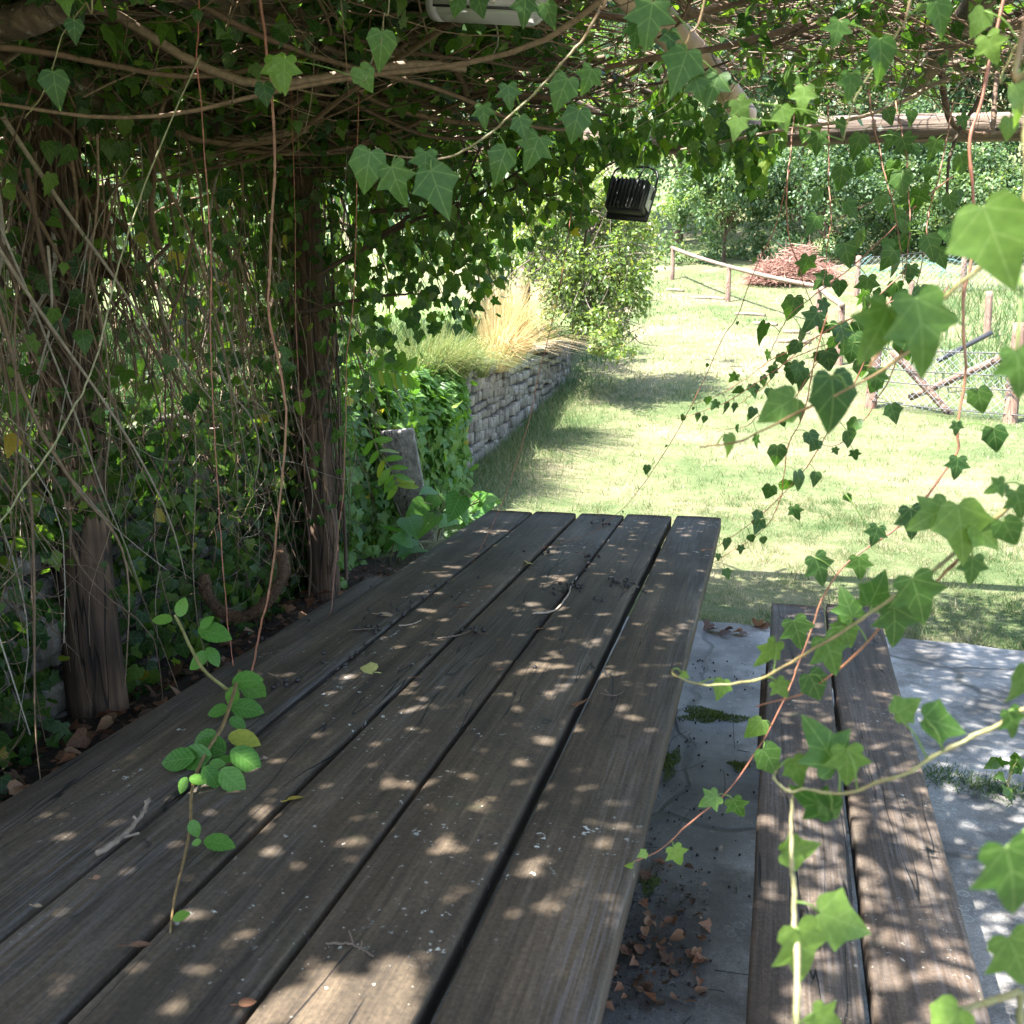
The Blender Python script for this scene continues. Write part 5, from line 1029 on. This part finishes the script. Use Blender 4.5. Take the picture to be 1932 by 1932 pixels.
# ------------------------------------------------------------------ small things on the table
TZ = .7535
bm = G(); th = np.linspace(-PI / 2, PI / 2, 6); ph = np.linspace(0, 2 * PI, 8, endpoint=False)
BV = np.array([[math.cos(t) * math.cos(p), math.cos(t) * math.sin(p), math.sin(t) * .95] for t in th for p in ph]); ii = np.arange(5)[:, None] * 8; jj = np.arange(8)[None]; jk = (jj + 1) % 8; BF = np.stack([ii + jj, ii + jk, ii + 8 + jk, ii + 8 + jj], -1).reshape(-1, 4)
def cluster(label, x, y, n, span):
    c = gz(x, y, TZ); t = thing('berry_cluster', label, 'berry cluster', c, group='fallen ivy berry clusters on the table'); g = G(); a0 = random.uniform(0, 6)
    tube(g, sinuous(c + [0, 0, .006], (math.cos(a0), math.sin(a0), 0.02), .09 * span, 8, .08), .0016, 4, .35)
    for k in range(n):
        q = c + np.array([random.gauss(0, .022 * span), random.gauss(0, .026 * span), .0045 + (.006 if random.random() < .3 else 0)]); b = G(); b.add(BV * .0064 * random.uniform(.8, 1.15) + q, BF); b.build('berry', M_BERRY, t, smooth=True)
        if random.random() < .6: tube(g, [q, q + rnd(1, .012)[0] * [1, 1, .1]], .0009, 3, .3)
    g.build('stalk', M_TWIG, t)
cluster('black berry cluster lying on the first plank gap, left of centre', 706, 1190, 8, .8); cluster('large black berry cluster beside the wide right gap', 1170, 1103, 13, 1.3)
cluster('berry cluster around the curved grey twig', 1078, 1108, 12, 1.4); cluster('tight black berry cluster on the second plank gap', 889, 1192, 8, .7); cluster('small berry cluster by the serrated leaves', 530, 1293, 6, .9); cluster('berry cluster far up the middle gap', 1115, 1052, 6, .8); cluster('dry berry stalk cluster near the far table end', 1135, 990, 7, 1.1)
singles = [(780, 1134), (740, 1142), (855, 1125), (695, 1149), (718, 1160), (752, 1150), (900, 1090), (1120, 1130), (1132, 1133), (1010, 1258), (605, 1247), (670, 1232), (612, 1232), (812, 1115), (796, 1128), (842, 1098), (824, 1105), (775, 1146), (760, 1160), (738, 1175), (722, 1188), (690, 1215), (665, 1240), (650, 1252), (1035, 1040), (1025, 1046), (1050, 1035), (1105, 1075), (1112, 1062), (1060, 1100), (1048, 1120), (640, 1262), (1090, 1115), (985, 1040)]
bo = None
for (x, y) in singles:
    c = gz(x, y, TZ + .003)
    if bo is None:
        b = G(); b.add(BV * .0068, BF); bo = b.build('ivy_berry', M_BERRY, None, True, origin=(0, 0, 0)); o = bo
    else: o = bo.copy(); COL.objects.link(o)
    o.location = c + rnd(1, .004)[0] * [1, 1, 0]; s = random.uniform(.8, 1.15); o.scale = (s, s, s * .95); tag(o, 'single black ivy berry lying loose on the table planks', 'berry', 'loose berries on the table')
def twig(label, pts, r, tn, br=()):
    P = [gz(x, y, TZ + dz) for (x, y, dz) in pts]; t = thing('twig', label, 'twig', P[0], group='dead twigs on the table'); g = G(); q = resample(P, 24); tube(g, q + rnd(24, r * .25), np.linspace(r[0] if isinstance(r, tuple) else r, (r[1] if isinstance(r, tuple) else r * .5), 24), 7, tn, wob=.08)
    for b in br: tube(g, resample([gz(x, y, TZ + dz) for (x, y, dz) in b], 10), r * .5, 5, tn)
    g.build('stick', M_TWIG, t)
twig('pale knobbly stick lying across the first plank gap, near left', [(182, 1612, .008), (222, 1588, .01), (250, 1558, .01), (272, 1530, .012), (282, 1510, .016), (276, 1512, .02)], .0052, .6, [[(258, 1548, .01), (252, 1540, .016)], [(232, 1580, .012), (262, 1572, .006)]])
twig('curved grey twig among the berries in the table middle', [(1005, 1157, .002), (1045, 1152, .004), (1070, 1125, .008), (1080, 1100, .008), (1090, 1088, .004)], .0032, .85)
twig('thin brown forked twig near the bottom of the table', [(615, 1780, .002), (665, 1782, .004), (705, 1805, .003)], .0022, .4, [[(668, 1783, .004), (658, 1755, .012)], [(680, 1792, .003), (683, 1775, .01)]])
twig('short pale twig left of the second gap', [(752, 1180, .002), (775, 1178, .004), (795, 1170, .003)], .0028, .75); twig('short twig under the yellow leaf', [(825, 1265 - 60, .002), (865, 1198, .004), (893, 1188, .003)], .002, .45)
twig('short stub of twig beside the serrated leaves', [(470, 1437, .004), (488, 1432, .005), (505, 1430, .004)], .005, .5); twig('thin dark twig on the right plank', [(1130, 1308, .002), (1160, 1312, .003), (1180, 1302, .004)], .002, .3, [[(1150, 1310, .002), (1140, 1300, .01)]])
def fallen(label, x, y, px, an, mat, tn, tm, z=TZ, fold=.0, name='fallen_leaf', grp='fallen leaves on the table', up_=None):
    c = gz(x, y, z + .006); t_ = float((c - CAM) @ FW); sz = px * t_ / FPX; a_ = R(an); d_ = np.array([math.cos(a_), math.sin(a_), .05]); g = G()
    leaves(g, [c - d_ * sz * .45], [d_], [up_ if up_ is not None else np.array([0, 0, 1.0]) + rnd(1, .35)[0]], sz, tn, tm); e = c - d_ * sz * .45; tube(g, [e, e - d_ * sz * .4 + [0, 0, .003]], sz * .015 + .0006, 4, tn)
    o = g.build(name, mat, None, origin=c); return tag(o, label, 'leaf', grp)
fallen('large pale yellow leaf lying on the second plank', 683, 1263, 50, 170, M_YELLOW, .8, IVY[2]); fallen('yellow curled leaf at the third plank gap', 556, 1504, 34, 60, M_YELLOW, .1, OVAL); fallen('orange curled leaf wedged in the first gap', 445, 1498 - 5, 20, 40, M_DRYLEAF, .9, LANCE)
fallen('red brown curled leaf in the gap near the bottom left', 262, 1800 - 20, 45, 30, M_DRYLEAF, .5, LANCE); fallen('brown leaf stuck in the wide right gap', 1098, 1322, 42, 80, M_DRYLEAF, .75, IVY[1]); fallen('tan leaf standing in the second gap, far up', 997, 1060, 26, 100, M_YELLOW, .05, OVAL); fallen('brown leaf at the third gap, middle of the table', 1020, 1185, 20, 60, M_DRYLEAF, .8, OVAL); fallen('grey dried leaf beside the berry trail', 727, 1158, 30, 10, M_DRYLEAF, 1.0, OVAL)
fallen('small orange leaf in the second gap', 788, 1277, 22, 40, M_DRYLEAF, .8, OVAL); fallen('pale chip of leaf in the first gap near the left edge', 70, 1708, 16, 20, M_DRYLEAF, 1.0, OVAL); fallen('orange chip of leaf in the first gap beyond the stick', 182, 1655, 16, 60, M_DRYLEAF, .9, OVAL); fallen('brown leaf in the third gap right of the yellow one', 945, 1262, 20, 60, M_DRYLEAF, .7, LANCE)
fallen('long brown leaf lying along the middle gap', 880, 1140, 34, 55, M_DRYLEAF, .6, LANCE); fallen('long tan leaf lying along the middle gap, farther up', 925, 1105, 34, 55, M_DRYLEAF, .8, LANCE); fallen('brown leaf in the gap at the bottom edge', 465, 1890, 34, 40, M_DRYLEAF, .6, OVAL)

# fallen leaves on the ground, copies of a few shapes
src = []
for k in range(6):
    g = G(); leaves(g, [(0, -.45, 0)], [(0, 1, .1)], [(.2 * (k - 2.5) / 2, 0, 1)], 1.0, (.25, .5, .62, .75, .9, .1)[k], [IVY[0], IVY[2], OVAL, IVY[1], HEART, OVAL][k]); v = g.v[0]; v[:, 2] += (.5 + .15 * k) * v[:, 0] ** 2 + .2 * v[:, 1] ** 2; src.append(g)
pool = [None] * 6
def ground_leaf(x, y, z, s, lab, grp):
    k = random.randrange(6)
    if pool[k] is None: pool[k] = src[k].build('dead_leaf', M_DRYLEAF, None, origin=(0, 0, 0)); o = pool[k]
    else: o = pool[k].copy(); COL.objects.link(o)
    o.location = (x, y, z); o.rotation_euler = (random.gauss(0, .35), random.gauss(0, .35), random.uniform(0, 6.28)); o.scale = (s, s, s); tag(o, lab, 'leaf', grp)
for i in range(180):
    y = random.uniform(1.9, 4.9); x = random.uniform(-2.55, -1.72); ground_leaf(x, y, .035 + random.uniform(0, .03), random.uniform(.05, .09), 'curled brown dead leaf in the litter strip between bench and wall', 'dead leaves in the litter strip')
for i in range(110):
    q = gz(random.uniform(1120, 1330), random.triangular(1600, 1932, 1840)); x, y = q[0], q[1]
    if x > .05: continue
    ground_leaf(x, y, .010, random.choice([.014, .018, .024, .03, .04]), 'curled red brown dead leaf on the paving between table and bench', 'dead leaves on the paving')
for (x, y) in ((1345, 1186), (1358, 1190), (1375, 1188), (1390, 1192), (1400, 1194), (1368, 1196), (1335, 1182), (1440, 1182), (1430, 1178)):
    c = gz(x, y, .015); ground_leaf(c[0], c[1], .015, random.uniform(.05, .08), 'orange dead leaf lying at the paving edge beside the grass', 'orange leaves at the paving edge')
g = G(); n = 2600; y = RNG.uniform(1.2, 5.6, n); x = RNG.uniform(-2.62, -1.62, n); pos = np.stack([x, y, .02 + RNG.uniform(0, .02, n)], 1)
mixed(g, pos, rnd(n) * [1, 1, .2], rnd(n, .4) + [0, 0, 1], RNG.uniform(.02, .045, n), np.clip(RNG.beta(1.2, 2.2, n), 0, 1), [OVAL, LANCE, IVY[2]]); tag(g.build('leaf_litter', M_DRYLEAF), 'layer of crumbled dark leaf litter under the left bench', 'leaf litter', kind='stuff')
# moss cushions and debris on the paving
def moss(label, x, y, rx, ry, n, h=.016):
    c = gz(x, y, 0); t = thing('moss_patch', label, 'moss', c); g = G(); r = np.sqrt(RNG.uniform(0, 1, n)); a = RNG.uniform(0, 2 * PI, n); k = r < .75 + .25 * np.sin(a * 3 + x) + .12 * np.sin(a * 7); r, a = r[k], a[k]; n = len(r)
    X, Y = c[0] + rx * r * np.cos(a), c[1] + ry * r * np.sin(a); blades(g, X, Y, 0 * X, RNG.uniform(.5, 1.2, n) * h * (1.2 - r), np.full(n, .005), RNG.uniform(.1, .55, n), .9); g.build('cushion', M_MOSSB, t)
M_MOSSB = leaf_mat('moss blade', [(0, (.035, .06, .01)), (.5, (.10, .13, .02)), (1, (.24, .24, .05))], trans=.3, rough=.7, vein=0)
moss('yellow green moss cushion on the paving between table and bench', 1340, 1350, .17, .10, 3500); moss('dark moss strip along the table foot', 1262, 1440, .05, .16, 1600); moss('moss patch at the left foot of the right bench', 1395, 1445, .05, .05, 800); moss('small moss spot on the paving beside dead leaves', 1225, 1670, .035, .09, 700)
wd = thing('weed', 'small bright weed growing from a paving joint right of the bench', 'plant', gz(1895, 1500)); g = G(); b0 = gz(1895, 1500); g2 = G()
for i in range(9):
    e = b0 + rnd(1, .05)[0] * [1, 1, 0] + [0, 0, random.uniform(.03, .14)]; tube(g2, resample([b0, (b0 + e) / 2 + [0, 0, .03], e], 6), .0013, 4, .8)
    for k in range(3): hang_leaf(g, e, rnd(1, 1)[0] + [0, 0, -.2], random.uniform(.03, .05), random.uniform(.4, .8))
g.build('foliage', M_HERO, wd); g2.build('stem', M_SHOOT, wd)
g = G(); n = 900; c = gz(1840, 1480, 0); X = c[0] + RNG.normal(0, .16, n); Y = c[1] + RNG.normal(0, .05, n) - (X - c[0]) * .25
blades(g, X, Y, 0 * X, RNG.uniform(.01, .05, n), np.full(n, .005), RNG.uniform(0, .5, n), 1.2); tag(g.build('joint_weeds', M_GRASS), 'short weeds sprouting in the paving joint right of the bench', 'weeds', kind='stuff')
g = G(); n = 330; X = np.clip(RNG.normal(-.22, .14, n), -.6, .06); Y = .9 + 3.6 * RNG.uniform(0, 1, n) ** 1.4
for x, y in zip(X, Y): g.add(BV * random.uniform(.0018, .0055) + [x, y, .003], BF)
for i in range(50):
    x, y = random.uniform(-.4, .0), random.uniform(1, 3.6); stem(g, sinuous((x, y, .006), (random.gauss(0, 1), random.gauss(0, 1), 0), random.uniform(.08, .3), 8, .15), .0015, .001, 3, .2)
for i in range(1500):
    q = gz(random.triangular(1110, 1340, 1190), random.triangular(1480, 1940, 1800)); 
    if q[0] < .06: a_ = rnd(1, 1)[0] * [1, 1, .25]; e_ = rnd(1, 1)[0] * [1, 1, .25]; sz = random.uniform(.003, .011); g.add(np.array([q + [0, 0, .004], q + [0, 0, .004 + .3 * sz] + a_ * sz * .6, q + [0, 0, .004 + .2 * sz] + e_ * sz * .6]), [[0, 1, 2]])
tag(g.build('debris', M_BERRY), 'crumbs, dropped berries and fine twigs on the shaded paving', 'debris', kind='stuff')
for (x, y, rx, n) in ((1280, 1512, .09, 260), (1225, 1720, .1, 200)):
    pass
